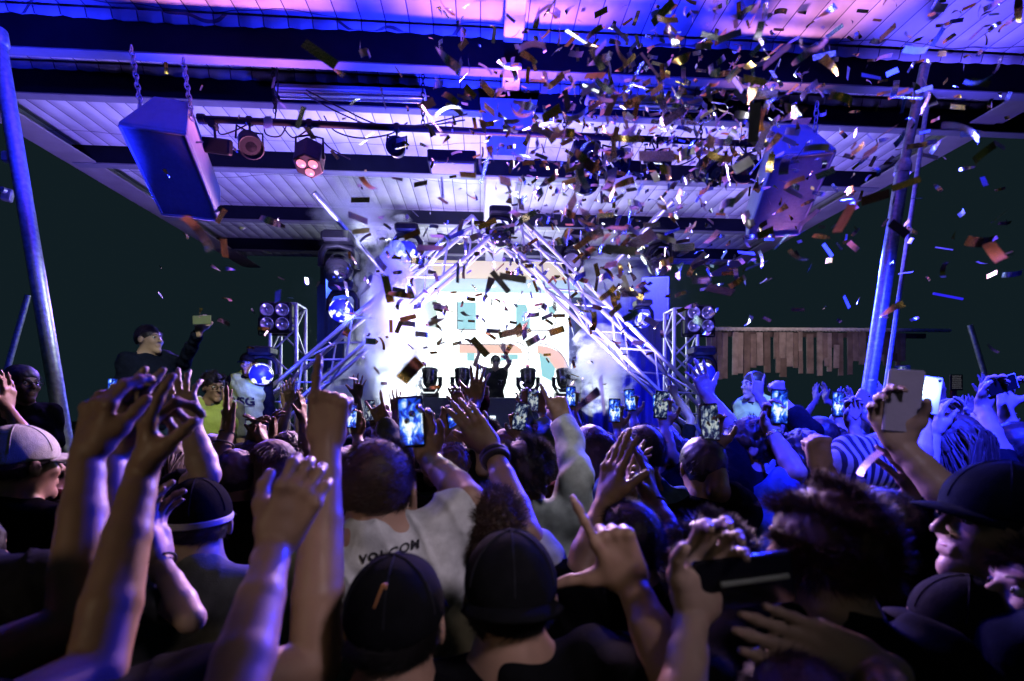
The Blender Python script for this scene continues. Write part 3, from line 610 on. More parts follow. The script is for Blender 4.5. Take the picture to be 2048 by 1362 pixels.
# =================================================================== PEOPLE: bodies as one smooth surface grown from a distance field
class SDF:
    def __init__(s): s.p = []; s.clips = []; s.disp = None
    def cap(s, a, b, r1, r2, k=.02, n=None, f=1.0, op='+'):
        a = np.array(a, float); b = np.array(b, float); r = max(r1, r2)*max(1, 1/f if f < 1 else 1)
        if n is not None: n = np.array(n, float); n /= np.linalg.norm(n)
        s.p.append(('c', np.minimum(a, b)-r, np.maximum(a, b)+r, (a, b, r1, r2, n, f), k, op)); return s
    def ell(s, c, r, R=None, k=.02, op='+'):
        c = np.array(c, float); r = np.array(r, float); m = r.max()
        s.p.append(('e', c-m, c+m, (c, r, None if R is None else np.array(R, float)), k, op)); return s
    def chain(s, pts, rs, k=.02, **kw):
        for i in range(len(pts)-1): s.cap(pts[i], pts[i+1], rs[i], rs[i+1], k, **kw)
        return s
    def grid(s, vox):
        lo = np.min([q[1] for q in s.p if q[5] == '+'], 0)-2.5*vox; hi = np.max([q[2] for q in s.p if q[5] == '+'], 0)+2.5*vox
        n = np.ceil((hi-lo)/vox).astype(int)+1
        G = np.full(n, .2, np.float32)
        for kind, a, b, pr, k, op in s.p:
            pad = k*1.5+2*vox
            i0 = np.maximum(0, np.floor((a-pad-lo)/vox).astype(int)); i1 = np.minimum(n, np.ceil((b+pad-lo)/vox).astype(int)+1)
            if (i1 <= i0).any(): continue
            X = (lo[0]+vox*np.arange(i0[0], i1[0], dtype=np.float32))[:,None,None]; Y = (lo[1]+vox*np.arange(i0[1], i1[1], dtype=np.float32))[None,:,None]; Z = (lo[2]+vox*np.arange(i0[2], i1[2], dtype=np.float32))[None,None,:]
            if kind == 'c':
                A, B, r1, r2, nn, f = pr; ba = B-A; L2 = float(ba@ba)+1e-12
                px, py, pz = X-A[0], Y-A[1], Z-A[2]
                h = np.clip((px*ba[0]+py*ba[1]+pz*ba[2])/L2, 0, 1)
                qx, qy, qz = px-h*ba[0], py-h*ba[1], pz-h*ba[2]
                d2 = qx*qx+qy*qy+qz*qz
                if nn is not None: dn = qx*nn[0]+qy*nn[1]+qz*nn[2]; d2 = d2+dn*dn*(1/f**2-1)
                d = np.sqrt(d2)-(r1+(r2-r1)*h)
                if nn is not None: d = d*(f if f < 1 else 1)
            else:
                c, r, R = pr; px, py, pz = X-c[0], Y-c[1], Z-c[2]
                if R is not None: px, py, pz = (R[0,0]*px+R[1,0]*py+R[2,0]*pz, R[0,1]*px+R[1,1]*py+R[2,1]*pz, R[0,2]*px+R[1,2]*py+R[2,2]*pz)
                k0 = np.sqrt((px/r[0])**2+(py/r[1])**2+(pz/r[2])**2); k1 = np.sqrt((px/r[0]**2)**2+(py/r[1]**2)**2+(pz/r[2]**2)**2)+1e-6
                d = k0*(k0-1)/k1
            sl = tuple(slice(i0[q], i1[q]) for q in range(3)); g = G[sl]
            if op == '+': h = np.maximum(k-np.abs(g-d), 0)/k; G[sl] = np.minimum(g, d)-h*h*k*.25
            else: d = -d; h = np.maximum(k-np.abs(g-d), 0)/k; G[sl] = np.maximum(g, d)+h*h*k*.25
        X = (lo[0]+vox*np.arange(n[0], dtype=np.float32))[:,None,None]; Y = (lo[1]+vox*np.arange(n[1], dtype=np.float32))[None,:,None]; Z = (lo[2]+vox*np.arange(n[2], dtype=np.float32))[None,None,:]
        if s.disp: G = G+s.disp(X, Y, Z).astype(np.float32)
        for nn, off in s.clips: G = np.maximum(G, (X*nn[0]+Y*nn[1]+Z*nn[2]-off).astype(np.float32))
        return G, lo
    def mesh(s, vox):
        G, lo = s.grid(vox); G[0]=G[-1]=.1; G[:,0]=G[:,-1]=.1; G[:,:,0]=G[:,:,-1]=.1
        ins = G < 0; nx, ny, nz = [q-1 for q in G.shape]
        cnt = np.zeros((nx,ny,nz), np.int8)
        for a in (0,1):
            for b in (0,1):
                for c in (0,1): cnt += ins[a:nx+a, b:ny+b, c:nz+c]
        act = (cnt > 0) & (cnt < 8); idx = np.full(act.shape, -1, np.int32); ijk = np.argwhere(act); m = len(ijk); idx[act] = np.arange(m)
        acc = np.zeros((m,3)); num = np.zeros(m); I, J, K = ijk.T
        C = [(0,0,0),(1,0,0),(0,1,0),(1,1,0),(0,0,1),(1,0,1),(0,1,1),(1,1,1)]
        V = [G[I+a, J+b, K+c] for a,b,c in C]
        for e0, e1 in ((0,1),(2,3),(4,5),(6,7),(0,2),(1,3),(4,6),(5,7),(0,4),(1,5),(2,6),(3,7)):
            v0, v1 = V[e0], V[e1]; cr = (v0 < 0) != (v1 < 0); t = np.where(cr, v0/np.where(v0==v1, 1, v0-v1), 0)
            p0 = np.array(C[e0], float); dd = np.array(C[e1], float)-p0
            acc[cr] += p0+t[cr][:,None]*dd; num[cr] += 1
        P = (acc/num[:,None]+ijk)*vox+lo
        F_ = []
        for ax in range(3):
            sl0 = [slice(1,-1)]*3; sl0[ax] = slice(0, -1)
            A = [slice(None)]*3; B = [slice(None)]*3; A[ax] = slice(0,-1); B[ax] = slice(1,None)
            a0, a1 = ins[tuple(A)], ins[tuple(B)]; cr = a0 != a1
            e = np.argwhere(cr); u, v = (ax+1)%3, (ax+2)%3
            e = e[(e[:,u] > 0) & (e[:,v] > 0) & (e[:,u] < idx.shape[u]) & (e[:,v] < idx.shape[v])]
            du = np.zeros(3, int); du[u] = 1; dv = np.zeros(3, int); dv[v] = 1
            g_ = lambda q: idx[q[:,0], q[:,1], q[:,2]]
            q = np.stack([g_(e-du-dv), g_(e-dv), g_(e), g_(e-du)], 1)
            fl = ins[e[:,0], e[:,1], e[:,2]]; q[~fl] = q[~fl][:, ::-1]; F_.append(q)
        Fq = np.concatenate(F_); Fq = Fq[(Fq >= 0).all(1)]
        return P, Fq
def np_mesh(name, P, Fq, m):
    me = bpy.data.meshes.new(name); me.vertices.add(len(P)); me.vertices.foreach_set('co', P.astype(np.float32).ravel())
    k = Fq.shape[1]; me.loops.add(len(Fq)*k); me.loops.foreach_set('vertex_index', Fq.astype(np.int32).ravel())
    me.polygons.add(len(Fq)); me.polygons.foreach_set('loop_start', np.arange(0, len(Fq)*k, k, dtype=np.int32))
    me.polygons.foreach_set('use_smooth', np.ones(len(Fq), bool)); me.update(calc_edges=True)
    if m: me.materials.append(m)
    return me
def wr(X, Y, Z, a=1.0, ph=0.0):     # cloth folds
    return a*(.0045*np.sin(23*X+11*Z+6*np.sin(9*Y+ph)+ph)*np.sin(17*Z+8*X+3*np.sin(7*X+ph*2))+.003*np.sin(47*Z+31*X+19*Y+ph*3)+.0022*np.sin(61*X-43*Y+2.5*np.sin(29*Z+ph))-.007*(1-np.abs(np.sin(13*Z+9*X+3.5*np.sin(8*X+5*Y+ph)+ph)))**4*(.5+.5*np.sin(9*X-7*Z+ph)))
def A3(v): return np.array([v[0], v[1], v[2]], float)
def nz(v): v = np.array(v, float); return v/(np.linalg.norm(v)+1e-12)

FING = [(.030,.086,(.043,.026,.020),.0092), (.0105,.091,(.047,.030,.021),.0095), (-.010,.088,(.043,.028,.020),.0090), (-.0285,.080,(.034,.021,.018),.0080)]
POSES = { # per finger (curl1, curl2, curl3), spread deg; thumb (out, toward palm, bend)
 'open': ([(4,6,4),(0,5,4),(3,6,5),(6,8,6)], (13,2,-9,-20), (50,18,12)),
 'wave': ([(12,14,8),(6,10,8),(10,14,8),(18,18,10)], (9,1,-6,-14), (42,25,15)),
 'flat': ([(3,3,2),(2,3,2),(3,3,2),(5,4,3)], (2,0,-2,-4), (22,15,8)),
 'fist': ([(82,95,55),(84,98,55),(84,98,55),(82,95,50)], (2,0,-1,-3), (25,62,45)),
 'point': ([(2,5,3),(78,95,55),(82,98,55),(82,95,50)], (3,0,-1,-3), (20,60,45)),
 'pinch': ([(4,6,4),(38,52,30),(62,70,40),(70,75,40)], (4,0,-2,-5), (40,52,22)),
 'horns': ([(3,5,3),(78,95,55),(78,95,55),(6,8,5)], (6,0,-2,-16), (20,62,45)),
 'L': ([(2,4,3),(80,95,55),(82,98,55),(82,95,50)], (4,0,-1,-3), (72,10,-6)),
 'hold': ([(28,48,30),(26,46,30),(28,46,30),(30,46,28)], (4,1,-3,-7), (42,62,30)),
 'relax': ([(18,24,14),(22,28,16),(26,30,18),(30,32,18)], (4,0,-4,-9), (28,28,18)),
 'clap': ([(6,8,4),(4,8,4),(5,8,4),(8,8,4)], (4,0,-3,-8), (45,8,6)),
}
def rotv(v, ax, deg): 
    a = math.radians(deg); ax = nz(ax); return v*math.cos(a)+np.cross(ax, v)*math.sin(a)+ax*(ax@v)*(1-math.cos(a))
def hand(S, w, d, n, side, pose, sc_=1.0, minr=0.0, rng=None, nails=None):
    """S: field; w wrist; d fingers direction; n the way the palm faces; side +1 right hand"""
    w = A3(w); d = nz(A3(d)); n = A3(n); n = nz(n-d*(n@d)); t = np.cross(d, n)*side
    curls, spread, th = POSES[pose]; q = sc_; wr_ = np.array
    R_mid = .0125*q
    for i, (lx, ly, seg, r) in enumerate(FING):
        base = w+d*ly*q+t*lx*q-n*(.004*q*abs(i-1.2)); r = max(r*q, minr)
        S.cap(w+t*lx*.5*q+d*.006*q, base, .0160*q, .0118*q, .007*q, n=n, f=.85)
        dd = rotv(d, n*side, -spread[i] if True else 0); dd = nz(d*math.cos(math.radians(spread[i]))+t*math.sin(math.radians(spread[i])))
        ax = nz(np.cross(dd, n)); p = base; c = 0
        S.ell(base-n*.003*q, (.0105*q,.0105*q,.0105*q), k=.006*q)
        for j in range(3):
            cc = curls[i][j]+(rng.uniform(-5,7) if rng else 0); c += cc; v = rotv(dd, ax, c)
            p2 = p+v*seg[j]*q; rr0 = r*(1-.08*j); S.cap(p, p2, rr0*1.02, rr0*(.93 if j < 2 else .82), .0035*q if j else .007*q)
            if j < 2: S.ell(p2, (rr0*1.04,)*3, k=.004*q)
            if j == 2 and nails is not None: nails.append((p2-v*seg[j]*q*.25-rotv(n, ax, c)*rr0*.72, v, -rotv(n, ax, c), rr0*.72))
            p = p2
    # thumb
    o, pal, bend = th; b = w+d*.018*q+t*.024*q+n*.006*q
    v = nz(d*math.cos(math.radians(o))+t*math.sin(math.radians(o))); v = nz(v*math.cos(math.radians(pal*.5))+n*math.sin(math.radians(pal*.5)))
    k1 = b+v*.044*q; S.cap(b, k1, .0175*q, .0130*q, .016*q); S.cap(w+d*.05*q+t*.012*q, k1-v*.006*q, .012*q, .010*q, .018*q)
    v2 = nz(v*math.cos(math.radians(bend*.6))+(d*.6-t*.5*(pal > 40)+n*.4*(pal > 30))*math.sin(math.radians(bend*.6)))
    k2 = k1+v2*.033*q; S.cap(k1, k2, .0120*q, .0108*q, .006*q)
    v3 = nz(v2*math.cos(math.radians(bend*.8))+(d*.3-t*.8*(pal > 40)+n*.3)*math.sin(math.radians(bend*.8))) if bend > 0 else nz(v2*.97-d*.2)
    k3 = k2+v3*.025*q; S.cap(k2, k3, .0110*q, .0090*q, .004*q)
    # heel of the palm, thenar, wrist
    S.cap(w+t*.02*q+d*.02*q+n*.006*q, w+t*.022*q+d*.05*q+n*.008*q, .017*q, .012*q, .015*q)
    S.cap(w-t*.02*q+d*.015*q+n*.004*q, w-t*.022*q+d*.06*q+n*.004*q, .015*q, .0115*q, .015*q)
    S.cap(w-d*.03*q, w+d*.02*q, .0262*q, .027*q, .008*q, n=n, f=.78)
    return w+d*.085*q+n*.03*q, d, n, t

def ik(S, T, L1, L2, hint):
    D = T-S; dist = np.linalg.norm(D); mx = (L1+L2)*.985
    if dist > mx: f = dist/mx; L1 *= f; L2 *= f
    a = (L1*L1-L2*L2+dist*dist)/(2*dist); h = math.sqrt(max(0, L1*L1-a*a)); u = D/dist
    hv = hint-u*(hint@u); return S+u*a+nz(hv)*h
MASTER = {}
def head_field(S, c, R, q=1.0, k=.02, fem=0, face=True):
    """c centre; R columns = right, forward, up (3x3)"""
    P = lambda x, y, z: c+R@np.array([x,y,z])*q
    S.ell(P(0,-.014,.026), np.array([.074,.093,.088])*q, R, .03); S.ell(P(0,.028,-.042), np.array([.055,.058,.068])*q, R, .03)
    S.cap(P(-.04,.0,-.068), P(.0,.066,-.098), .016*q, .017*q, .025); S.cap(P(.04,.0,-.068), P(0,.066,-.098), .016*q, .017*q, .025)
    if face:
        S.ell(P(0,.071,-.099), (.016*q,)*3, k=.018); S.cap(P(-.028,.079,.026), P(.028,.079,.026), .009*q, .009*q, .016)
        S.ell(P(.037,.062,-.022), (.019*q,)*3, k=.02); S.ell(P(-.037,.062,-.022), (.019*q,)*3, k=.02)
        S.ell(P(.031,.097,.007), (.0155*q,)*3, k=.012, op='-'); S.ell(P(-.031,.097,.007), (.0155*q,)*3, k=.012, op='-')
        S.cap(P(0,.084,.014), P(0,.107,-.021), .0075*q, .0105*q, .009); S.ell(P(.011,.097,-.025), (.0075*q,)*3, k=.006); S.ell(P(-.011,.097,-.025), (.0075*q,)*3, k=.006)
        S.cap(P(-.019,.083,-.054), P(.019,.083,-.054), .0052*q, .0052*q, .006); S.cap(P(-.016,.084,-.065), P(.016,.084,-.065), .0062*q, .0062*q, .006)
        S.cap(P(-.022,.096,-.0595), P(.022,.096,-.0595), .002*q, .002*q, .003, op='-')
    for s in (-1, 1):
        Re = R@np.array(Matrix.Rotation(math.radians(18*s), 3, 'Z'))
        S.ell(P(s*.080,-.006,-.004), np.array([.0085,.019,.031])*q, Re, .006); S.ell(P(s*.089,.0,-.002), np.array([.006,.011,.019])*q, Re, .004, op='-')
    S.cap(P(0,-.018,-.055), P(0,-.036,-.18), (.050-.008*fem)*q, (.052-.008*fem)*q, .025)

def strands(c, R, q, style, n, rng, th=.0016, length=None, zmax=9):
    """hair tufts as thin tapered tubes rooted on the scalp"""
    V = []; Fc = []; b = 0
    Ls = dict(short=.032, messy=.042, curly=.035, long=.30, bob=.17, crop=.012, fade=.024, bun=.06)[style] if length is None else length
    while n > 0:
        z = rng.uniform(-.75, 1); a = rng.uniform(0, 2*PI); r = math.sqrt(1-z*z); u = np.array([r*math.cos(a), r*math.sin(a), z])
        fz = u[1]*.9            # forward component: face has no hair below the brow
        if u[2] < (.38 if u[1] > .35 else (-.05 if u[1] > 0 else -.55)): continue
        
        if u[2] > zmax: continue
        n -= 1; p = np.array([0,-.014,.026])+u*np.array([.077,.097,.092])
        if style == 'short': sw_ = nz(np.cross(u, [.15,.1,1])+np.array([0,-.9,-.35])); sw_ = nz(sw_-u*(sw_@u)); d = nz(u*.22+sw_+np.array([rng.gauss(0,.2) for _ in range(3)])); g = -u*.25+np.array([0,0,-.5])
        elif style == 'fade': d = nz(u*.5+np.array([.15,.5,.2])+np.array([rng.gauss(0,.28) for _ in range(3)])); g = np.array([0,.2,-.3])
        elif style == 'messy': cl_ = np.array([math.sin(7*u[0]+3*u[2]),math.sin(6*u[1]+2),math.sin(8*u[2]+4*u[0])]); d = nz(u*.35+cl_*.75+np.array([rng.gauss(0,.22) for _ in range(3)])); g = -u*.5+np.array([0,0,-.4])
        elif style == 'curly': d = nz(u*.6+np.array([rng.gauss(0,.6) for _ in range(3)])); g = np.array([rng.gauss(0,2),rng.gauss(0,2),rng.gauss(0,2)])-u*1.2
        elif style in ('long','bob'): d = nz(u*.5+np.array([0,-.25,-.6])+np.array([rng.gauss(0,.06) for _ in range(3)])); g = np.array([0,-.05,-1.6])
        elif style == 'bun': d = nz(np.array([0,-.09,.07])-p+u*.08); g = u*.1
        else: d = u; g = np.zeros(3)
        m = 7 if style in ('long','bob') else (5 if style == 'curly' else 4); L_ = Ls*rng.uniform(.55,1.15); pts = [p-u*.004]; x = pts[0]; v = d
        for j in range(m-1):
            v = nz(v+g*(L_/m)*(9 if style in ('curly',) else 6)*(.5 if style in ('short','fade','messy') else 1)*(1 if Ls < .1 else .35)); x = x+v*L_/(m-1)
            k0 = (x-np.array([0,-.014,.02]))/np.array([.079,.099,.094]); kk = np.linalg.norm(k0)
            if kk < 1.0 and x[2] > -.06: x = np.array([0,-.014,.02])+k0/kk*np.array([.079,.099,.094])*1.01
            
            if style in ('long','bob'): x = np.array([min(.094,max(-.094,x[0])), min(-.03 if x[2] < -.03 else .09,max(-.125,x[1])), x[2]])
            
            pts.append(x)
        side = nz(np.cross(v, u)+1e-3); s2 = nz(np.cross(side, v)); tt = th*rng.uniform(.7,1.3)*(2.2 if style in ('long','bob') else 1)
        for j, pt in enumerate(pts):
            rr0 = tt*(1-.75*j/(m-1))
            for e in range(3): aa = e*2*PI/3; V.append(pt+side*math.cos(aa)*rr0+s2*math.sin(aa)*rr0)
            if j: 
                for e in range(3): Fc.append((b+(j-1)*3+e, b+(j-1)*3+(e+1)%3, b+j*3+(e+1)%3, b+j*3+e))
        b += 3*m
    V = np.array(V)*q; V = V@R.T+c; return V, np.array(Fc)

def hair_mesh(c, R, q, style, rng, near, vox, capped=False):
    S = SDF(); P = lambda x, y, z: c+R@np.array([x,y,z])*q
    th = {'crop':.006,'short':.008,'fade':.006,'messy':.012,'curly':.02,'long':.014,'bob':.014,'bun':.007}[style]
    if capped or (near and style not in ('long','bob')): th = min(th, .002)
    S.ell(P(0,-.018,.032), (np.array([.076,.095,.089])+th)*q, R, .02)
    if style in ('long','bob'):
        zl = -.26 if style == 'long' else -.13
        S.cap(P(-.035,-.05,-.02), P(-.045,-.085,zl), .056*q, .036*q, .04, n=R[:,1], f=.7); S.cap(P(.035,-.05,-.02), P(.045,-.085,zl), .056*q, .036*q, .04, n=R[:,1], f=.7); S.cap(P(0,-.06,-.02), P(0,-.09,zl), .056*q, .036*q, .04, n=R[:,1], f=.7)
    if style == 'bun': S.ell(P(0,-.085,.10), np.array([.04,.04,.035])*q, R, .015)
    # keep the face free, and the ears
    S.ell(P(0,.115,-.05), np.array([.085,.075,.105])*q, R, .012, op='-')
    if style not in ('long','bob'):
        S.ell(P(.10,.03,-.07), np.array([.05,.07,.085])*q, R, .012, op='-'); S.ell(P(-.10,.03,-.07), np.array([.05,.07,.085])*q, R, .012, op='-')
        nn = -R[:,2]*1.0+R[:,1]*-.0; S.ell(P(0,-.06,-.175), np.array([.2,.2,.10])*q, R, .01, op='-'); S.ell(P(0,.06,-.11), np.array([.2,.085,.10])*q, R, .012, op='-')
    am = {'crop':.0012,'short':.003,'fade':.003,'messy':.006,'curly':.008,'long':.004,'bob':.004,'bun':.002}[style]; ph = rng.uniform(0,6)
    am = .001 if capped else am*(.35 if near else 1)
    S.disp = lambda X, Y, Z: am*(.5*np.sin(61*X+37*Y+5*np.sin(23*Y+31*Z+ph)+3*np.sin(57*X-20*Z))+.35*np.sin(73*Z-49*X+4*np.sin(41*X+17*Z+ph)+2.5*np.sin(67*Y))+.3*np.sin(150*X+90*Z+6*np.sin(50*Y+ph))+.3*np.sin(170*Y-110*Z+5*np.sin(60*X)))
    Pv, Fv = S.mesh(vox)
    n = {True: {'crop':0,'short':11000,'fade':9000,'messy':11000,'curly':9000,'long':4000,'bob':4000,'bun':2200}, False: {'crop':0,'short':260,'fade':220,'messy':320,'curly':380,'long':220,'bob':220,'bun':120}}[near][style]
    if n:
        if capped: n //= 4
        V2, F2 = strands(c, R, q, style, n, rng, th=.0011 if near else .0032, zmax=-.12 if capped else 9)
        Fv = np.concatenate([Fv, F2+len(Pv)]); Pv = np.concatenate([Pv, V2])
    return Pv, Fv

ALLP = []; PH = []
def phone_at(c, n, upd, label, screen=True, sizes=(.072,.148,.009), case='blackgloss', lens=False, group='phones held up by the crowd', look='stage'):
    """c centre, n direction the back faces, upd long axis"""
    c = Vector(c); n = Vector(n).normalized(); u = Vector(upd); u = (u-n*u.dot(n)).normalized(); x = n.cross(u); R = Matrix((x, n, u)).transposed()
    t = empty('smartphone', c, label, 'phone', group); t.rotation_euler = R.to_euler(); a, b, h = sizes
    g = MB(); g.box((0,0,0), (a, h, b), bev=.004); me = g.mesh('shell', M[case]); link_mesh('shell', me, None, t)
    g = MB(); g.box((0,-h/2-.0004,0), (a*.92, .0008, b*.9 ), bev=.0); link_mesh('display', g.mesh('display', M['scr_'+look] if screen else M['blackgloss']), None, t)
    if lens:
        g = MB(); g.lathe((-a*.3, h/2, b*.4), (0,1,0), [(0,.0055),(.0012,.005),(.0014,0)], 12); link_mesh('camera_lens', g.mesh('camera_lens', M['blackgloss']), None, t)
        g = MB(); g.lathe((-a*.3+.014, h/2, b*.4), (0,1,0), [(0,.0035),(.0012,.003),(.0014,0)], 12); link_mesh('flash', g.mesh('flash', M['whiteon'] if lens == 'lit' else M['silver']), None, t)
    return t
def scr_mat(name, kind):
    m = bpy.data.materials.new(name); m.use_nodes = True; nt = m.node_tree; N = nt.nodes; L = nt.links; b = N['Principled BSDF']
    b.inputs['Base Color'].default_value = (.01,.01,.01,1); b.inputs['Roughness'].default_value = .15
    tc = N.new('ShaderNodeTexCoord'); mp = N.new('ShaderNodeMapping'); mp.inputs['Scale'].default_value = (14,1,9); L.new(tc.outputs['Object'], mp.inputs[0])
    n = N.new('ShaderNodeTexNoise'); n.inputs['Scale'].default_value = 3.2 if kind == 'stage' else 5; n.inputs['Detail'].default_value = 3; n.inputs['Distortion'].default_value = .6; L.new(mp.outputs[0], n.inputs['Vector'])
    r = N.new('ShaderNodeValToRGB'); e = r.color_ramp.elements; e[0].position = .40; e[0].color = (.004,.01,.05,1); e[1].position = .70; e[1].color = (.9,1,1,1)
    k = r.color_ramp.elements.new(.52); k.color = (.01,.06,.8,1) if kind == 'stage' else (.02,.04,.15,1); k = r.color_ramp.elements.new(.60); k.color = (.1,.35,.9,1) if kind == 'stage' else (.3,.4,.6,1)
    m3 = N.new('ShaderNodeMapping'); m3.inputs['Scale'].default_value = (16,1,11); m3.inputs['Location'].default_value = (0,0,.12); L.new(tc.outputs['Object'], m3.inputs[0]); ln = N.new('ShaderNodeVectorMath'); ln.operation = 'LENGTH'; L.new(m3.outputs[0], ln.inputs[0]); ma = N.new('ShaderNodeMath'); ma.operation = 'MULTIPLY_ADD'; L.new(ln.outputs['Value'], ma.inputs[0]); ma.inputs[1].default_value = -.22; L.new(n.outputs['Fac'], ma.inputs[2]); mb_ = N.new('ShaderNodeMath'); mb_.operation = 'ADD'; L.new(ma.outputs[0], mb_.inputs[0]); mb_.inputs[1].default_value = .17; L.new(mb_.outputs[0], r.inputs['Fac']); L.new(r.outputs['Color'], b.inputs['Emission Color']); b.inputs['Emission Strength'].default_value = 1.1 if kind == 'stage' else .5; return m
M['scr_stage'] = scr_mat('phone_picture', 'stage'); M['scr_dim'] = scr_mat('phone_picture_dim', 'dim')

def person(label, x, y, ztop, yaw=0, hyaw=0, hpitch=0, hroll=0, arms=None, hair='short', hairc='black', shirt='black', skin='skin', sleeve='short', fem=0, vox=.008, near=False, face=False,
           cap=None, glasses=False, vest=None, seed=0, group='people in the crowd', lean=(0,0), zbase=0, trousers='denim', build=1.0, hood=False, origin=None, band=None, collar=None, headband=None, shrug=.022):
    rng = random.Random(seed or hash(label) % 9999 if False else (seed or sum(map(ord, label)))); H = ztop-zbase; s = H/1.75; hs = 1.0 if s > .9 else .95
    cy, sy = math.cos(yaw), math.sin(yaw); RB = np.array([[cy,-sy,0],[sy,cy,0],[0,0,1]])
    B = lambda a, b, c: RB@np.array([a*build, b, 0])+np.array([lean[0]*max(0,(c-.9)), lean[1]*max(0,(c-.9)), c*s+shrug*min(1,max(0,(c-1.2)/.2))])
    z0 = np.array([x, y, zbase]); q = min(1.06, max(.9, s))*hs
    minr = vox*.82
    Rh = Matrix.Rotation(yaw+hyaw, 3, 'Z') @ Matrix.Rotation(hpitch, 3, 'X') @ Matrix.Rotation(hroll, 3, 'Y'); Rn = np.array(Rh)
    nb = B(0,-.012,1.475); hc = nb+Rn@np.array([0,.036,.158])*q; 
    hc[2] += (H-.114*q)-hc[2] if abs(hpitch) < .3 and abs(hroll) < .3 else 0
    S = SDF()
    head_field(S, hc, Rn, q, fem=fem, face=True); S.cap(nb+np.array([0,0,.04]), hc+Rn@np.array([0,-.03,-.1])*q, .048*q, .046*q, .03)
    # trunk
    sw = .172-.022*fem; tr = []
    tr.append(('e', B(0,0,.96), (.155*build,.11,.14))); tr.append(('e', B(0,0,1.12), ((.14-.012*fem)*build,.098,.17))); tr.append(('e', B(0,.005,1.30), ((.165-.012*fem)*build,.112,.17)))
    for _, c, r in tr: S.ell(c, np.array(r)-.014, RB, .05)
    sp = {}
    arms = arms or {}
    specs = {}
    for sd in (-1, 1):
        a = arms.get(sd); Sh = B(sd*sw, -.008, 1.432)
        if a: 
            T = A3(a['w'])-z0
            if T[2] > Sh[2]: Sh = Sh+RB@np.array([-sd*.018,.01,0])+np.array([0,0,.045]) 
            if 'e' in a: E = A3(a['e'])-z0
            else: E = ik(Sh, T, .285*s, .255*s, RB@np.array(a.get('hint', (sd*.8,.25,-.35)), float))
            specs[sd] = (Sh, E, T, a)
        else:
            E = B(sd*(sw+.045), -.03, 1.13); T = B(sd*(sw+.05), .07, .89); specs[sd] = (Sh, E, T, None)
        sp[sd] = Sh
    S.cap(sp[-1], nb, .046, .05, .05); S.cap(sp[1], nb, .046, .05, .05); S.cap(nb-np.array([0,0,.03]), nb+np.array([0,0,.05]), .054, .049, .04)
    th = 1-.16*fem; nails = [] if (vox < .0055) else None
    for sd, (Sh, E, T, a) in specs.items():
        am = (a or {}).get('am', 1)*th
        S.cap(Sh, E, .049*am, .0385*am, .03); S.cap(Sh-np.array([0,0,.06]), B(sd*.10,0,1.28), .05, .06, .05)
        u = T-E; mid = E+u*.28
        kk = .006; S.cap(E, mid, .0385*am, .041*am, kk); S.cap(mid, E+u*.62, .041*am, .0345*am, kk); S.cap(E+u*.62, E+u*.85, .0345*am, .028*am, kk); S.cap(E+u*.85, T, .028*am, .0262*am, kk)
        if a: 
            d = a.get('d'); d = nz(u) if d is None else nz(A3(d)); n = a.get('n', fw)
            hs_ = hand(S, T, d, n, sd, a.get('pose', 'open'), a.get('hs', 1.0)*(1-.07*fem), minr, rng, nails if a.get('nails', True) else None)
            a['grip'] = hs_[0]+z0
        else: hand(S, T, nz(RB@np.array([0,.3,-1])), RB@np.array([-sd,0,0]), sd, 'relax', 1, minr, rng)
    Pv, Fv = S.mesh(vox)
    og = np.zeros(3) if origin is None else origin
    t = empty('person', (x, y, zbase), label, 'person', group)
    body = link_mesh('body', np_mesh('body', Pv, Fv, M[skin]), None, t)
    # shirt
    C = SDF(); inf = .012 if sleeve != 'bulk' else .03
    for i, (_, c, r) in enumerate(tr): C.ell(c, np.array(r)+inf-.004+(0.01 if i == 0 else 0), RB, .06)
    for sd in (-1, 1):
        Sh, E, T, a = specs[sd]; am = (a or {}).get('am', 1)*th
        C.cap(Sh, B(0,-.016,1.462), .054+inf*.5, .066, .05); C.cap(B(0,-.016,1.46), B(0,-.022,1.492), .067, .060, .02); C.cap(Sh-np.array([0,0,.06]), B(sd*.10,0,1.28), .056+inf, .068+inf, .05)
        sl = (a or {}).get('sleeve', sleeve)
        if sl == 'none': C.cap(Sh, Sh+(E-Sh)*.06, .055, .052, .03)
        elif sl == 'short': C.cap(Sh, Sh+(E-Sh)*.62, .06*am+inf*.4, .058*am+inf*.5, .03)
        else:
            f = inf+(.012 if sl == 'bulk' else .004); C.cap(Sh, E, .056*am+f, .046*am+f, .03); C.cap(E, E+(T-E)*(.9 if sl != 'roll' else .45), .044*am+f, (.034 if sl != 'roll' else .042)*am+f, .02)
    if hood or collar: C.cap(B(-.06,-.06,1.47), B(.06,-.06,1.47), .055, .055, .04)
    if hood == 'up':
        C.ell(hc+Rn@np.array([0,-.022,.018]), np.array([.093,.115,.112]), Rn, .03); C.ell(hc+Rn@np.array([0,.10,-.03]), np.array([.075,.085,.11]), Rn, .02, op='-')
    ph = rng.uniform(0,6); C.disp = lambda X, Y, Z: wr(X, Y, Z, 1.25 if vox < .007 else 1.0, ph)
    C.clips.append(((0,0,-1), -.86*s))
    sv = max(vox, .0065)
    Pv, Fv = C.mesh(sv); shirt_o = link_mesh('jacket' if sleeve == 'bulk' else ('hoodie' if hood else 'shirt'), np_mesh('shirt', Pv, Fv, M['cloth_'+shirt]), None, t)
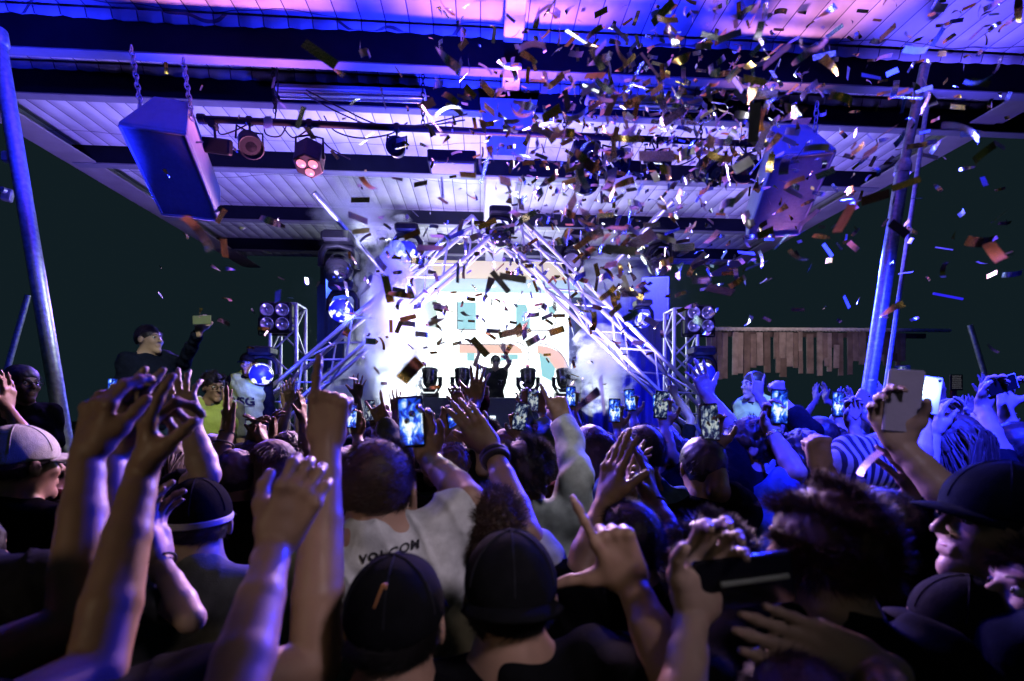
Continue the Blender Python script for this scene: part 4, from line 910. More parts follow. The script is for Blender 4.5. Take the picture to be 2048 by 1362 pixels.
    if vest:
        C = SDF()
        for i, (_, c, r) in enumerate(tr): C.ell(c, np.array(r)+inf+.016, RB, .06)
        for sd in (-1,1): C.cap(B(sd*.13,-.0,1.435), B(sd*.10,0,1.3), .078, .11, .04); C.cap(B(sd*.13,0,1.44), B(sd*.07,0,1.475), .074, .066, .03)
        C.cap(B(0,0,1.44), B(0,0,1.66), .066, .09, .01, op='-')
        C.disp = lambda X, Y, Z: wr(X, Y, Z, .8, ph+1); C.clips.append(((0,0,-1), -.93*s));
        Pv, Fv = C.mesh(.009); shirt_o = link_mesh('vest', np_mesh('vest', Pv, Fv, M['vest']), None, t)
    # trousers
    if zbase+.95 > .3:
        C = SDF(); C.ell(B(0,0,.93), (.165*build,.12,.13), RB, .05)
        for sd in (-1,1): C.chain([B(sd*.085,0,.88), B(sd*.10,.02,.48), B(sd*.10,-.01,.08)], [.088,.062,.052], .04); C.cap(B(sd*.10,-.02,.045), B(sd*.11,.13,.035), .045, .038, .03)
        C.disp = lambda X, Y, Z: wr(X, Y, Z, 1.2, ph); Pv, Fv = C.mesh(.02); link_mesh('trousers', np_mesh('trousers', Pv, Fv, M['cloth_'+trousers]), None, t)
    if hair and hood != 'up':
        Pv, Fv = hair_mesh(hc, Rn, q, hair, rng, near, .004 if near else max(vox, .007), bool(cap)); link_mesh('hair', np_mesh('hair', Pv, Fv, M['hair_'+hairc]), None, t)
    if cap:
        capc, bd = cap; C = SDF(); P = lambda a, b, c: hc+Rn@np.array([a,b,c])*q
        C.ell(P(0,-.014,.036), np.array([.088,.108,.098])*q, Rn, .02); C.ell(P(0,.0,-.105), np.array([.2,.2,.135])*q, Rn, .012, op='-')
        Pv, Fv = C.mesh(.0045 if near else .007); cp_ = link_mesh('cap', np_mesh('cap', Pv, Fv, M['cloth_'+capc]), None, t)
        g = MB(); vs = []; kk = 14          # brim as a curved sheet with thickness
        for lay in (0, -.004):
            for i in range(kk+1):
                a_ = -1.15+2.3*i/kk
                for rr_, dz in ((.0,0),(.028,-.002),(.055,-.008)):
                    vs.append(P(math.sin(a_)*(.082+rr_*.35), bd*(math.cos(a_)*(.1+rr_)-.0)-.006, .022+dz-.020*abs(math.sin(a_))**2+lay+.012))
        n3 = 3*(kk+1); fs = []
        for i in range(kk):
            for j in range(2):
                a_ = i*3+j; fs.append((a_, a_+3, a_+4, a_+1)); fs.append((n3+a_+1, n3+a_+4, n3+a_+3, n3+a_))
            fs.append((i*3+2, i*3+5, n3+i*3+5, n3+i*3+2))
        fs += [(0,1,n3+1,n3),(1,2,n3+2,n3+1)]
        g.add([Vector(v) for v in vs], fs, True); me = g.mesh('brim', M['cloth_'+capc]); link_mesh('brim', me, None, cp_)
        g = MB(); g.lathe(Vector(P(0,-.014,.131)), Rn[:,2], [(0,.009),(.004,.008),(.006,0)], 12); link_mesh('button', g.mesh('button', M['cloth_'+capc]), None, cp_)
        if near:
            g = MB()
            for k in range(3):
                a_ = PI*k/3+PI/6; g.tube([Vector(P(math.cos(a_)*.0885*math.sin(u_), -.014+math.sin(a_)*.1085*math.sin(u_), .036+.0985*math.cos(u_))) for u_ in [(-1.45+2.9*i/24) for i in range(25)]], .0016, 6)
            link_mesh('seam', g.mesh('seam', M['cloth_charcoal' if capc == 'black' else 'cloth_'+capc]), None, cp_)
    if headband:
        P = lambda a, b, c: Vector(hc+Rn@np.array([a,b,c])*q); g = MB(); pts = [P(math.sin(k*2*PI/32)*.087, math.cos(k*2*PI/32)*.108-.014, .022) for k in range(33)]
        for o_ in (-.005,.0,.005): g.tube([p+Vector(Rn[:,2])*o_ for p in pts], .0042, 6, cap=False)
        link_mesh('headband', g.mesh('headband', M[headband]), None, t)
    if face:
        for s_ in (-1,1):
            c_ = Vector(hc+Rn@np.array([s_*.0305,.0725,.008])*q); g = MB(); g.lathe(c_, Rn[:,1], [(-.010,0),(-.007,.008),(0,.0108),(.006,.0088),(.0092,.0055)], 14); e = link_mesh('eye', g.mesh('eye', M['eye_white']), None, t)
            g = MB(); g.lathe(c_, Rn[:,1], [(.0090,.0062),(.0108,.0035),(.0113,0)], 12); link_mesh('iris', g.mesh('iris', M['iris']), None, e)
            g = MB(); pts = [Vector(hc+Rn@np.array([s_*(.014+.034*k/5), .088-.016*(k/5)**2, .028+.006*math.sin(k/5*2.4)])*q) for k in range(6)]; g.tube(pts, [.002,.0032,.0032,.003,.0024,.001], 6); link_mesh('eyebrow', g.mesh('eyebrow', M['hair_'+hairc]), None, t)
        g = MB(); 
        for zz, w_ in ((-.0545,.019),(-.0645,.017)):
            pts = [Vector(hc+Rn@np.array([w_*(2*k/6-1), .0865-.006*(2*k/6-1)**2, zz+.0015*(1-(2*k/6-1)**2)])*q) for k in range(7)]; g.tube(pts, [.001,.0028,.0034,.0034,.0034,.0028,.001], 6)
        link_mesh('lips', g.mesh('lips', M['lip']), None, t)
    if glasses:
        g = MB(); P = lambda a, b, c: Vector(hc+Rn@np.array([a,b,c])*q)
        for s_ in (-1,1):
            g.tube([P(s_*.033+.022*math.cos(k*2*PI/16), .101, .006+.019*math.sin(k*2*PI/16)) for k in range(17)], .0022, 6, cap=False); g.tube([P(s_*.055,.1,.01), P(s_*.08,.06,.01), P(s_*.086,-.01,.008)], .002, 6)
            if glasses == 'dark': g.prism([P(s_*.033+.021*math.cos(k*2*PI/16), .101, .006+.018*math.sin(k*2*PI/16)) for k in range(16)], Vector(Rn[:,1])*.002)
        g.tube([P(-.011,.103,.01), P(.011,.103,.01)], .002, 6); link_mesh('glasses', g.mesh('glasses', M['blackgloss']), None, t)
    if nails:
        for (p, v, nn, r) in nails:
            g = MB(); p, v, nn = Vector(p), Vector(v), Vector(nn); x_ = v.cross(nn).normalized(); ring = [(math.cos(k*2*PI/10)*r*.85, math.sin(k*2*PI/10)*r*1.1) for k in range(10)]
            cc = p+nn*(r*.42); vs = [cc+x_*a+v*b-nn*(abs(a)*.35) for a, b in ring]+[cc+nn*.0006]; g.add(vs, [(k,(k+1)%10,10) for k in range(10)], True); link_mesh('nail', g.mesh('nail', M['nail']), None, t)
    if band:
        for (sd, f, r, m_) in band:
            Sh, E, T, a = specs[sd]; p = E+(T-E)*f; d = Vector(T-E).normalized(); x_, y_, _ = frame(d); g = MB()
            for o_ in ((0,) if r < .006 else (-r*.7, r*.7)): g.tube([Vector(p)+d*o_+(x_*math.cos(k*2*PI/24)+y_*math.sin(k*2*PI/24))*(.0265+.045*(1-f)) for k in range(25)], r, 6, cap=False)
            link_mesh('wristband', g.mesh('wristband', M[m_]), None, t)
    t['_hc'] = [float(q_) for q_ in (hc+z0)]
    ALLP.append(t); return t, dict(shirt=shirt_o, arms=arms, specs=specs, z0=z0, hc=hc+z0, R=Rn)
# =================================================================== THE CROWD
DIRS = {'f': fw, 'b': -fw, 'l': -rt, 'r': rt}
def A(wp, pose='open', dr=(0,1,0), n='f', e=None, **k):
    a = dict(w=W(*wp), pose=pose, d=cdir(*dr), n=(cdir(*n) if isinstance(n, tuple) else DIRS[n]), **k)
    if e is not None: a['e'] = W(*e)
    return a
RES = []
def PX(label, px, top, d, arms=None, **k):
    p = W(px, top, d); z = p.z; RES.append((p.x, p.y))
    return person(label, p.x, p.y, z, arms=arms, **k)
def grip(info, sd, label, updir=None, off=(.11,.024,-.022), flip=1, **k):
    a = info['arms'][sd]; d = Vector(a['d']).normalized(); n = Vector(a['n']); n = (n-d*n.dot(d)).normalized(); t = d.cross(n)*sd
    c = Vector(a['w'])+d*off[0]+n*off[1]+t*off[2]
    return phone_at(c, -n*flip, updir or d, label, **k)
def lettering(ob, text, pos, right, upd, nrm, size, m, parent, name='lettering', spacing=1.0, rot=0, bold=.0):
    cu = bpy.data.curves.new('txt', 'FONT'); cu.body = text; cu.size = size; cu.align_x = 'CENTER'; cu.align_y = 'CENTER'; cu.space_character = spacing; cu.offset = bold; cu.resolution_u = 3
    tmp = bpy.data.objects.new('txt', cu); col.objects.link(tmp); dg = bpy.context.evaluated_depsgraph_get(); me = bpy.data.meshes.new_from_object(tmp.evaluated_get(dg)); bpy.data.objects.remove(tmp)
    r = Vector(right).normalized(); u = Vector(upd).normalized(); n = Vector(nrm).normalized(); r2 = r*math.cos(rot)+u*math.sin(rot); u2 = u*math.cos(rot)-r*math.sin(rot)
    par = Vector(parent.location); me0 = ob.data; bv = BVHTree.FromPolygons([v.co for v in me0.vertices], [tuple(p.vertices) for p in me0.polygons])
    for v in me.vertices:
        q = Vector(pos)+r2*v.co.x+u2*v.co.y-par; hit = bv.ray_cast(q+n*.4, -n)
        v.co = (hit[0]+n*.0035) if hit[0] is not None else q
    me.materials.append(M[m]) if m in M else None
    o = bpy.data.objects.new(name, me); col.objects.link(o); o.parent = parent; return o

M['case_green'] = mat('green_case', (.22,.27,.16), .5, var=.05); m_ = mat('cloth_stripe', (.3,.3,.36), .9, var=.1, bump=.3, bscale=300); M['cloth_stripe'] = m_; n_ = m_.node_tree.nodes; l_ = m_.node_tree.links; b_ = n_['Principled BSDF']
wv_ = n_.new('ShaderNodeTexWave'); wv_.inputs['Scale'].default_value = 14; wv_.inputs['Distortion'].default_value = 1.5; tc_ = n_.new('ShaderNodeTexCoord'); l_.new(tc_.outputs['Object'], wv_.inputs['Vector']); rp_ = n_.new('ShaderNodeValToRGB'); rp_.color_ramp.elements[0].color = (.02,.02,.05,1); rp_.color_ramp.elements[1].color = (.45,.42,.5,1); rp_.color_ramp.elements[0].position = .42; rp_.color_ramp.elements[1].position = .55; l_.new(wv_.outputs['Fac'], rp_.inputs['Fac']); l_.new(rp_.outputs['Color'], b_.inputs['Base Color'])
# ---- nearest people, whose arms reach up into the picture
t, i = person('person close at the left, two bare arms rising, one index finger up', -.50, .36, 1.76, hair='short', vox=.0042, near=False, shirt='black', skin='skin',
  arms={-1: A((286,938,.82), 'pinch', (.10,1,.12), n=(.75,0,.65), e=(192,1340,.66), am=.92, hs=.94), 1: A((552,1085,.74), 'hold', (.42,1,.2), n=(-.3,0,1), e=(455,1440,.54), am=.88, hs=.95)}); RES.append((-.50,.36))
t, i = person('person at lower left corner raising a fist with index finger straight up', -.74, .62, 1.72, hair='short', near=True, vox=.0042, shirt='black', skin='skin',
  arms={1: A((652,885,.98), 'point', (.07,1,.08), n='f', e=(630,1330,.84), am=1.1, hs=1.02), -1: A((176,905,.86), 'relax', (.1,1,.25), n=(.4,0,1), e=(150,1250,.75), am=.95)}); RES.append((-.74,.62))
t, i = PX('person in a white cap low at the left edge', 22, 862, 1.6, vox=.007, near=True, hair='short', cap=('white',1), shirt='black', hyaw=-.4)
t, i = PX('person mostly outside the left edge waving one lit forearm', -270, 890, .88, vox=.0045, near=False, hair='short', shirt='charcoal', skin='skin_pale', hyaw=-.5,
  arms={1: A((218,905,.95), 'flat', (.62,1,.1), n=(-.2,0,1), e=(232,1180,.86))})
t, vol = PX('man in a white tee with a word across the back, filming with one arm up', 752, 886, 1.14, near=True, vox=.0048, hair='short', hairc='brown', shirt='white', skin='skin', hyaw=-.12, hroll=.0, shrug=.06,
  arms={1: A((856,915,1.40), 'hold', (-.22,1,.1), n='b', e=(938,1000,1.17), am=1.05)})
lt = Vector((W(752,1120,1.05)))
for k_, ch in enumerate('VOLCOM'):
    px = 706+k_*21; lettering(vol['shirt'], ch, W(px, 1140-k_*4.6, .98), rt+up*.16, up, -fw, .026, 'ink', t, bold=.0012)
grip(vol, 1, 'black phone showing a bright blue stage, held by the white tee man', cdir(-.08,1,0))
t, i = PX('person in a round black cap with small orange mark, front middle', 788, 1135, .80, near=True, vox=.005, hair='short', shirt='black', cap=('black',1), skin='skin')
hc = Vector(i['hc']); g = MB(tuple(t.location)); P_ = lambda px, py: W(px, py, .675); 
g.tube([P_(748,1216), P_(758,1190), P_(766,1170), P_(772,1168), P_(771,1178)], [.0012,.0016,.0018,.0018,.001], 6)
g.build('mark', mat('orange_mark', (.7,.3,.08), .6), t)
t, i = PX('person in backward black cap, right hand making an L sign, front middle', 1022, 1085, .86, near=True, vox=.0045, hair='short', shirt='black', cap=('black',-1), skin='skin',
  arms={1: A((1262,1165,.85), 'L', (-.42,1,.1), n='f', e=(1385,1440,.68))})
t, i = PX('curly haired person reaching a dark banded hand up, pale sleeve', 988, 988, 1.18, near=True, vox=.0048, hair='curly', hairc='brown', shirt='white', skin='skin',
  arms={1: A((982,895,1.42), 'flat', (-.8,1,.35), n=(.4,-.6,1), e=(1052,1070,1.17), sleeve='short')}, band=[(1, .86, .012, 'rubber')])
t, i = PX('curly haired man in a blue grey shirt stretching his white sleeved arm up, pointing', 1050, 884, 1.62, near=True, vox=.006, hair='messy', hairc='black', shirt='white', skin='skin', sleeve='long',
  arms={1: A((1128,842,1.85), 'point', (-.35,1,.35), n='f', e=(1152,955,1.66), sleeve='long')})
t, kk = PX('big brown haired front right person holding a black phone sideways', 1665, 985, .84, near=True, vox=.0048, hair='messy', hairc='brown', shirt='black', skin='skin_pale', hyaw=.15,
  arms={-1: A((1388,1222,.74), 'hold', (.35,1,.1), n=(-.1,0,-1), e=(1352,1470,.62), am=.8)})
phone_at(W(1488,1163,.73), fw, cdir(1,.12,0), 'black phone held sideways with a grey strip along its edge at the front right', screen=False, sizes=(.078,.15,.010))
g = MB(); q0 = W(1442,1170,.72); q1 = W(1577,1152,.72); g = MB(tuple(q0)); g.tube([q0,q1], .0045, 8); tag(g.build('phone_strap', mat('strap_grey', (.3,.33,.3), .7)), 'pale grey strap lying along the black sideways phone', 'strap')
t, i = PX('person with black hair in the middle front raising both bare hands to clap', 1262, 1008, 1.16, near=True, vox=.005, hair='short', shirt='black', skin='skin',
  arms={-1: A((1212,1000,1.22), 'clap', (.30,1,.1), n=(.9,0,.5), e=(1160,1150,1.12)), 1: A((1306,1002,1.35), 'clap', (-.25,1,.1), n=(-.9,0,.4), e=(1362,1120,1.20))}, band=[(1,.93,.003,'rubber')])
PX('person with short black hair seen from behind right of the clapping person', 1424, 1048, .98, near=True, vox=.006, hair='messy', shirt='black', skin='skin_pale')
t, i = PX('brown haired person at bottom right, pale shirt, hand over the brow', 1570, 1305, .64, near=True, vox=.005, hair='short', hairc='brown', shirt='white', skin='skin_pale', hpitch=.25,
  arms={1: A((1742,1335,.66), 'flat', (-1,.32,.05), n=(0,-.3,1), e=(1830,1500,.55))})
# ---- right cluster
t, i = PX('man in dark blue cap facing left, long arm holding up a lilac phone case', 1990, 938, 1.0, near=True, face=True, vox=.005, hair='short', cap=('navy',1), shirt='navy', skin='skin_pale', yaw=.9, hyaw=.5, hpitch=.12,
  arms={1: A((1800,888,1.20), 'hold', (-.35,1,.1), n=(-.3,0,-1), e=(1912,1010,1.13), am=.95)})
grip(i, 1, 'lilac phone case held upright in front of the thick right pole', cdir(.10,1,0), off=(.10,.02,.035), flip=-1, screen=False, sizes=(.076,.155,.011), case='case_lilac')
PX('pale faced person looking up to the left at the right edge', 2070, 1085, .90, near=True, face=True, vox=.005, hair='messy', hairc='brown', shirt='blue', skin='skin_pale', yaw=.9, hyaw=.4, hpitch=.25)
PX('blond person in a dark cap low at the right edge looking left', 1915, 1165, .95, near=True, face=True, vox=.006, hair='short', hairc='blond', cap=('charcoal',1), shirt='black', skin='skin_pale', yaw=1.0, hyaw=.4, hpitch=.1)
t, i = PX('woman with long brown hair lifting both bare arms with fingers in her hair, right side', 1905, 836, 2.02, vox=.007, near=False, fem=1, hair='long', hairc='brown', shirt='navy', skin='skin_pale', yaw=.3,
  arms={-1: A((1868,868,2.0), 'relax', (.2,1,.1), n='r', e=(1852,960,1.92)), 1: A((1930,858,2.05), 'relax', (-.3,1,0), n='l', e=(1955,950,1.95))})
PX('bald man in glasses looking left at the far right', 1962, 824, 2.4, vox=.007, face=True, hair=None, glasses=True, shirt='navy', skin='skin_pale', yaw=1.1, hyaw=.3, arms={1: A((2010,815,2.3), 'hold', (.1,1,0), n='b', e=(2030,900,2.3))})
t, i = PX('person holding a phone with a glowing square picture high beside the thick right pole', 1830, 868, 2.5, vox=.008, hair='short', shirt='blue', arms={-1: A((1800,792,2.6), 'hold', (-.25,1,0), n='b', e=(1842,868,2.5))})
grip(i, -1, 'phone with a bright white picture held highest at the right', cdir(-.05,1,0), sizes=(.085,.1,.01), look='dim')
t, i = PX('person showing the white back of a phone with its torch lit', 1818, 905, 1.75, vox=.007, hair='short', hairc='brown', shirt='navy', arms={1: A((1845,842,1.9), 'hold', (.1,1,0), n=(.1,0,1), e=(1836,930,1.8))})
grip(i, 1, 'white phone with its torch shining above the crowd at the right', cdir(.15,1,0), off=(.10,-.028,.0), screen=False, case='case_white', lens='lit')
light('POINT', 'phone_torch', W(1856,778,1.85), .6, (.7,1,.85), size=.01)
t, i = PX('dark haired man looking up left with his bare arm raised beside the right tower', 1490, 840, 2.15, vox=.007, face=True, hair='messy', shirt='black', yaw=.8, hyaw=.5, hpitch=.2, arms={-1: A((1415,790,2.35), 'open', (-.35,1,.2), n='f', e=(1468,862,2.2))})
t, i = PX('person with a wristwatch holding a black phone upright before the right guard', 1608, 872, 2.0, vox=.007, hair='curly', shirt='blue', arms={-1: A((1544,866,2.05), 'hold', (-.05,1,0), n='b', e=(1592,945,1.9))}, band=[(-1,.93,.007,'silver')])
grip(i, -1, 'black phone held upright above the wristwatch right of the guard', cdir(.03,1,0))
t, i = PX('person in a dark sleeve punching a fist up behind the right guard', 1640, 838, 2.6, vox=.008, hair='short', shirt='black', sleeve='long', arms={-1: A((1562,800,2.6), 'fist', (-.3,1,0), n='f', e=(1618,862,2.5), sleeve='roll')})
t, i = PX('person in a striped hood looking left in the middle of the right crowd', 1715, 880, 1.7, vox=.007, face=True, hair='short', hood='up', shirt='stripe', yaw=.8, hyaw=.4, arms={-1: A((1640,935,1.55), 'fist', (-.1,1,0), n='f', e=(1655,1030,1.5), am=.9)})
t, i = PX('person raising a bare arm holding a pale pink phone tilted, right crowd', 1760, 872, 2.4, vox=.008, hair='short', shirt='grey', arms={-1: A((1706,852,2.45), 'hold', (-.1,1,0), n='b', e=(1735,930,2.3), am=.9)})
grip(i, -1, 'rose phone back tilted beside the lilac case', cdir(.65,1,0), flip=-1, screen=False, case='case_rose', lens=True)
t, i = PX('person in black whose open hand with spread fingers glows red and blue at the right', 1775, 985, 1.25, vox=.006, near=True, hair='short', shirt='black', sleeve='long', arms={1: A((1862,1010,1.25), 'wave', (-.55,1,.2), n='f', e=(1925,1130,1.15), sleeve='long')})
t, i = PX('person in a blue shirt lifting a slim black phone before the planks', 1668, 862, 2.8, vox=.008, hair='curly', shirt='blue', arms={1: A((1680,845,2.85), 'hold', (-.05,1,0), n='b', e=(1700,905,2.7))})
grip(i, 1, 'slim black phone standing upright in front of the planks', cdir(.0,1,0))
t, i = PX('person holding a phone sideways at the far right edge', 2040, 850, 2.1, vox=.008, hair='short', shirt='black', yaw=.5, arms={-1: A((1965,812,2.2), 'hold', (.4,1,0), n='b', e=(1990,890,2.1))})
grip(i, -1, 'phone tilted flat at the far right edge', cdir(1,.3,0), screen=False, case='case_white')
# ---- centre
t, i = PX('person with short dark hair holding one hand to the ear before the right truss foot', 1288, 854, 1.92, vox=.006, near=True, hair='short', shirt='blue', arms={-1: A((1262,985,1.7), 'wave', (.2,1,0), n=(.8,0,-.6), e=(1235,1090,1.75), am=.9)})
PX('woman with long straight black hair right of the white sleeved arm', 1182, 858, 2.3, vox=.007, near=True, hair='long', fem=1, shirt='maroon')
t, i = PX('person reaching a long bare arm with wide open hand toward the performer', 905, 892, 2.2, vox=.006, hair='messy', hairc='brown', shirt='black', arms={1: A((952,800,2.45), 'open', (.12,1,.1), n='f', e=(908,882,2.25), am=.95)})
t, i = PX('person with blurred hair left of the open hand lifting a slim arm', 852, 862, 2.9, vox=.008, hair='bob', fem=1, shirt='black', arms={1: A((925,812,3.0), 'relax', (-.5,1,0), n='f', e=(945,878,2.8), am=.85)})
t, i = PX('person making a horned hand sign with a pale sleeve left of the booth', 792, 872, 2.35, vox=.007, hair='short', shirt='grey', sleeve='long', arms={-1: A((768,850,2.4), 'horns', (-.4,1,.1), n='f', e=(800,905,2.3), sleeve='long')})
t, i = PX('person holding up one small open hand against the white smoke', 800, 850, 3.9, vox=.009, hair='short', shirt='black', arms={-1: A((790,822,3.9), 'open', (0,1,0), n='f', e=(792,868,3.8))})
t, i = PX('person in blue wool hat holding a phone sideways in both hands, middle', 872, 876, 2.5, vox=.007, hair='crop', hairc='black', shirt='black', arms={1: A((960,868,2.3), 'hold', (-.4,1,0), n='b', e=(965,940,2.2)), -1: A((885,872,2.3), 'hold', (.3,1,0), n='b', e=(880,950,2.2))})
phone_at(W(925,838,2.28), fw, cdir(1,.15,0), 'phone held sideways with a blue stage picture in the middle', look='stage')
t, i = PX('dark messy haired person directly in front of the booth', 968, 842, 3.0, vox=.008, near=True, hair='messy', shirt='black')
PX('short haired person in a red collar just right of the messy haired one', 1012, 862, 2.7, vox=.008, hair='short', hairc='brown', shirt='maroon')
t, i = PX('person in pale sleeves holding a phone in both hands before the booth', 1075, 850, 3.0, vox=.008, hair='short', shirt='white', sleeve='long', arms={-1: A((1050,822,3.1), 'hold', (.15,1,0), n='b', e=(1045,870,2.9), sleeve='long'), 1: A((1085,825,3.1), 'hold', (-.15,1,0), n='b', e=(1095,875,2.9), sleeve='roll')})
phone_at(W(1066,800,3.08), fw, cdir(0,1,0), 'phone with a dark picture held in both hands before the booth', look='dim')
t, i = PX('person filming with a tilted white phone in the middle rows', 1045, 880, 2.4, vox=.007, hair='bun', fem=1, shirt='grey', arms={-1: A((1038,876,2.5), 'hold', (-.15,1,0), n='b', e=(1058,935,2.3))})
grip(i, -1, 'phone tilted with a pale picture, middle rows', cdir(.18,1,0), look='dim')
for (px, top, d, wx, wy, lab, pl_) in ((1335,868,2.6,1322,850,'tall dark arm holding a phone before the right truss','black phone standing high before the right truss leg'), (1262,862,3.3,1258,832,'person filming beside the right smoke cloud','phone tilted slightly beside the right smoke cloud'), (1215,872,3.0,1228,856,'person filming low beside the right smoke cloud','phone low beside the right smoke cloud'), (1408,880,1.9,1420,900,'person with a ring holding a dark phone low before the right tower','phone with dark picture before the right tower'), (735,880,3.4,742,852,'person filming left of the booth','phone with green blue picture left of the booth'), (700,895,2.9,706,868,'person filming just right of the raised fist','small phone just right of the raised fist'), (232,838,3.4,232,808,'person far at the left holding a lit phone','small warm lit phone far at the left'), (1120,862,3.6,1140,822,'person filming in front of the right end of the booth','tiny phone in front of the right end of the booth')):
    t, i = PX(lab, px, top, d, vox=.009, hair=R_.choice(['short','messy','long']), shirt='black', arms={1: A((wx+8,wy,d), 'hold', (-.05,1,0), n='b', e=(wx+16,wy+150/d,d-.1))}); grip(i, 1, pl_, cdir(R_.uniform(-.1,.1),1,0), look=R_.choice(['stage','dim']))
# ---- left
t, i = PX('person in a black cap with pale lower band, one slim arm lifted, left front', 395, 972, 1.3, near=True, vox=.005, hair='short', cap=('black',1), shirt='grey', skin='skin_pale', hyaw=.35, headband='case_lilac', arms={-1: A((318,1118,1.10), 'relax', (-.25,1,.2), n='r', e=(382,1238,1.02), am=.72)}, band=[(-1,.93,.003,'rubber')])
t, i = PX('person at the left with an elbow bent sharply above the crowd', 246, 858, 1.75, near=True, vox=.006, hair='short', shirt='black', skin='skin_pale', arms={1: A((382,850,1.45), 'wave', (-.3,1,.1), n='f', e=(412,950,1.40)),})
t, i = PX('person raising one hand with wristbands in front of the left guard', 470, 905, 2.0, vox=.006, hair='short', shirt='black', arms={-1: A((455,862,2.05), 'flat', (-.05,1,.05), n=(.8,0,.6), e=(425,955,1.95))}, band=[(-1,.95,.003,'rubber'),(-1,.7,.004,'rubber')])
PX('brown haired woman turned aside left of the raised fist', 540, 888, 2.1, vox=.006, near=True, hair='bob', hairc='brown', fem=1, shirt='black', hyaw=-.6, face=True)
t, i = PX('person with both hands raised in front of the left truss foot', 575, 868, 3.0, vox=.008, hair='messy', shirt='black', arms={1: A((606,838,3.0), 'clap', (-.1,1,0), n='l', e=(612,905,2.9)), -1: A((545,868,3.0), 'relax', (.1,1,0), n='r', e=(535,925,2.9))})
t, i = PX('person clasping both hands overhead beside the left truss foot', 512, 880, 2.5, vox=.008, hair='short', shirt='charcoal', arms={1: A((528,885,2.5), 'relax', (-.3,1,0), n='l', e=(548,950,2.4)), -1: A((500,885,2.5), 'relax', (.3,1,0), n='r', e=(485,950,2.4))})
# ---- people above the crowd
yw = math.radians(-125)
t, i = PX('young man in a dark jacket standing above the crowd at the left, lifting a phone', 297, 652, 4.0, vox=.0075, near=True, face=True, hair='short', shirt='navy', sleeve='long', skin='skin_pale', yaw=yw, hyaw=.35, hpitch=.1, zbase=.80, build=.82, arms={-1: A((398,662,3.95), 'hold', (.1,1,0), n='f', e=(366,728,4.15), am=.8)})
phone_at(W(404,640,3.86), -fw, cdir(1,.03,0), 'small pale green backed phone lifted by the young man at the left', screen=False, case='case_green')
bpy.data.objects['riser.003'].location = (t.location.x, t.location.y, 0) if 'riser.003' in bpy.data.objects else (0,0,0)
t, gd = PX('guard in dark hair and yellow vest leaning over the crowd at the left', 424, 748, 4.1, vox=.0075, near=True, face=True, hair='messy', glasses=True, shirt='grey', vest=True, yaw=math.radians(198), hyaw=.5, hpitch=-.1, zbase=.42)
def vest_text(g, t, lines):
    hc = Vector(g['hc']); yv = t; fv = -fw
    for (s_, dz, sz_, b_) in lines: lettering(g['shirt'], s_, hc+Vector((0,0,dz))+fv*.1, rt, up, fv, sz_, 'ink', t, bold=b_)
vest_text(gd, t, (('VSG', -.46, .15, .006), ('SECURITY', -.575, .075, .003), ('________', -.60, .05, .002)))
t, gd = PX('bearded guard in black cap and yellow vest standing by the left tower', 498, 708, 5.6, vox=.008, face=True, hair='crop', cap=('black',1), shirt='black', sleeve='long', vest=True, yaw=math.radians(185), zbase=.72)
vest_text(gd, t, (('VSG', -.44, .13, .006), ('_______', -.47, .06, .002)))
t, gd = PX('guard with shaved head and bright yellow green vest in profile at the right', 1512, 744, 4.2, vox=.0075, near=True, face=True, hair='crop', shirt='black', vest=True, yaw=1.9, hyaw=-.2, zbase=.42)
lettering(gd['shirt'], 'VSG', Vector(gd['hc'])+Vector((-.02,0,-.42))-fw*.1, rt, up, -fw, .11, 'ink', t, bold=.005)
PX('dim person with glasses standing in the dark at the far left', 40, 733, 3.2, vox=.009, face=True, hair='short', glasses=True, shirt='black', skin='skin_dark', yaw=-1.9, zbase=.35)
# ---- performer
t, dj = PX('performer in cap, sunglasses and black tank top, arms raised behind the booth', 991, 712, 8.6, vox=.009, face=True, hair='short', glasses='dark', cap=('black',1), shirt='black', sleeve='none', yaw=PI+.05, zbase=1.0,
  arms={1: A((958,706,8.5), 'fist', (.0,1,0), n='b', e=(950,729,8.55), am=1.0, nails=False), -1: A((1009,702,8.5), 'relax', (-.2,1,0), n='b', e=(1019,727,8.55), am=1.0, nails=False)})
M['white_ink'] = mat('white_ink', (.8,.8,.8), .6)
lettering(dj['shirt'], 'IT', Vector(dj['hc'])+Vector((.08,-.1,-.36)), rt, up, -fw, .12, 'white_ink', t)

# ---- the rest of the crowd: twelve different people, copied and turned
KINDS_ = []
def kind(desc, arms, hair, hairc, fem, phone=None, sleeve='short', cap=None, skin='skin'):
    # arms given relative to a 1.74 m person at the origin who faces the stage
    sp = {sd: dict(w=Vector(w_), pose=p_, d=Vector(d_), n=Vector(n_), e=Vector(e_)) for sd, (w_, p_, d_, n_, e_) in arms.items()}
    n0 = len(ALLP); t, i = person('kind', 0, 0, 1.74, arms=sp, hair=hair, hairc=hairc, fem=fem, vox=.0085, near=False, sleeve=sleeve, cap=cap, skin=skin, seed=77+len(KINDS_))
    ph = None
    if phone: ph = grip(i, phone, 'kind', Vector((0,0,1)), look='stage' if len(KINDS_) % 2 else 'dim')
    KINDS_.append((desc, hair, hairc, t, ph, cap))
kind('with arms down', {}, 'short', 'black', 0)
kind('with arms down', {}, 'long', 'brown', 1, skin='skin_pale')
kind('raising both hands', {1: ((.27,.12,2.0),'open',(.1,0,1),(0,1,0),(.30,.05,1.74)), -1: ((-.24,.15,1.96),'wave',(-.1,0,1),(0,1,0),(-.30,.06,1.70))}, 'messy', 'black', 0)
kind('pointing up', {1: ((.16,.2,2.02),'point',(-.1,.1,1),(0,1,0),(.25,.06,1.78))}, 'short', 'brown', 0)
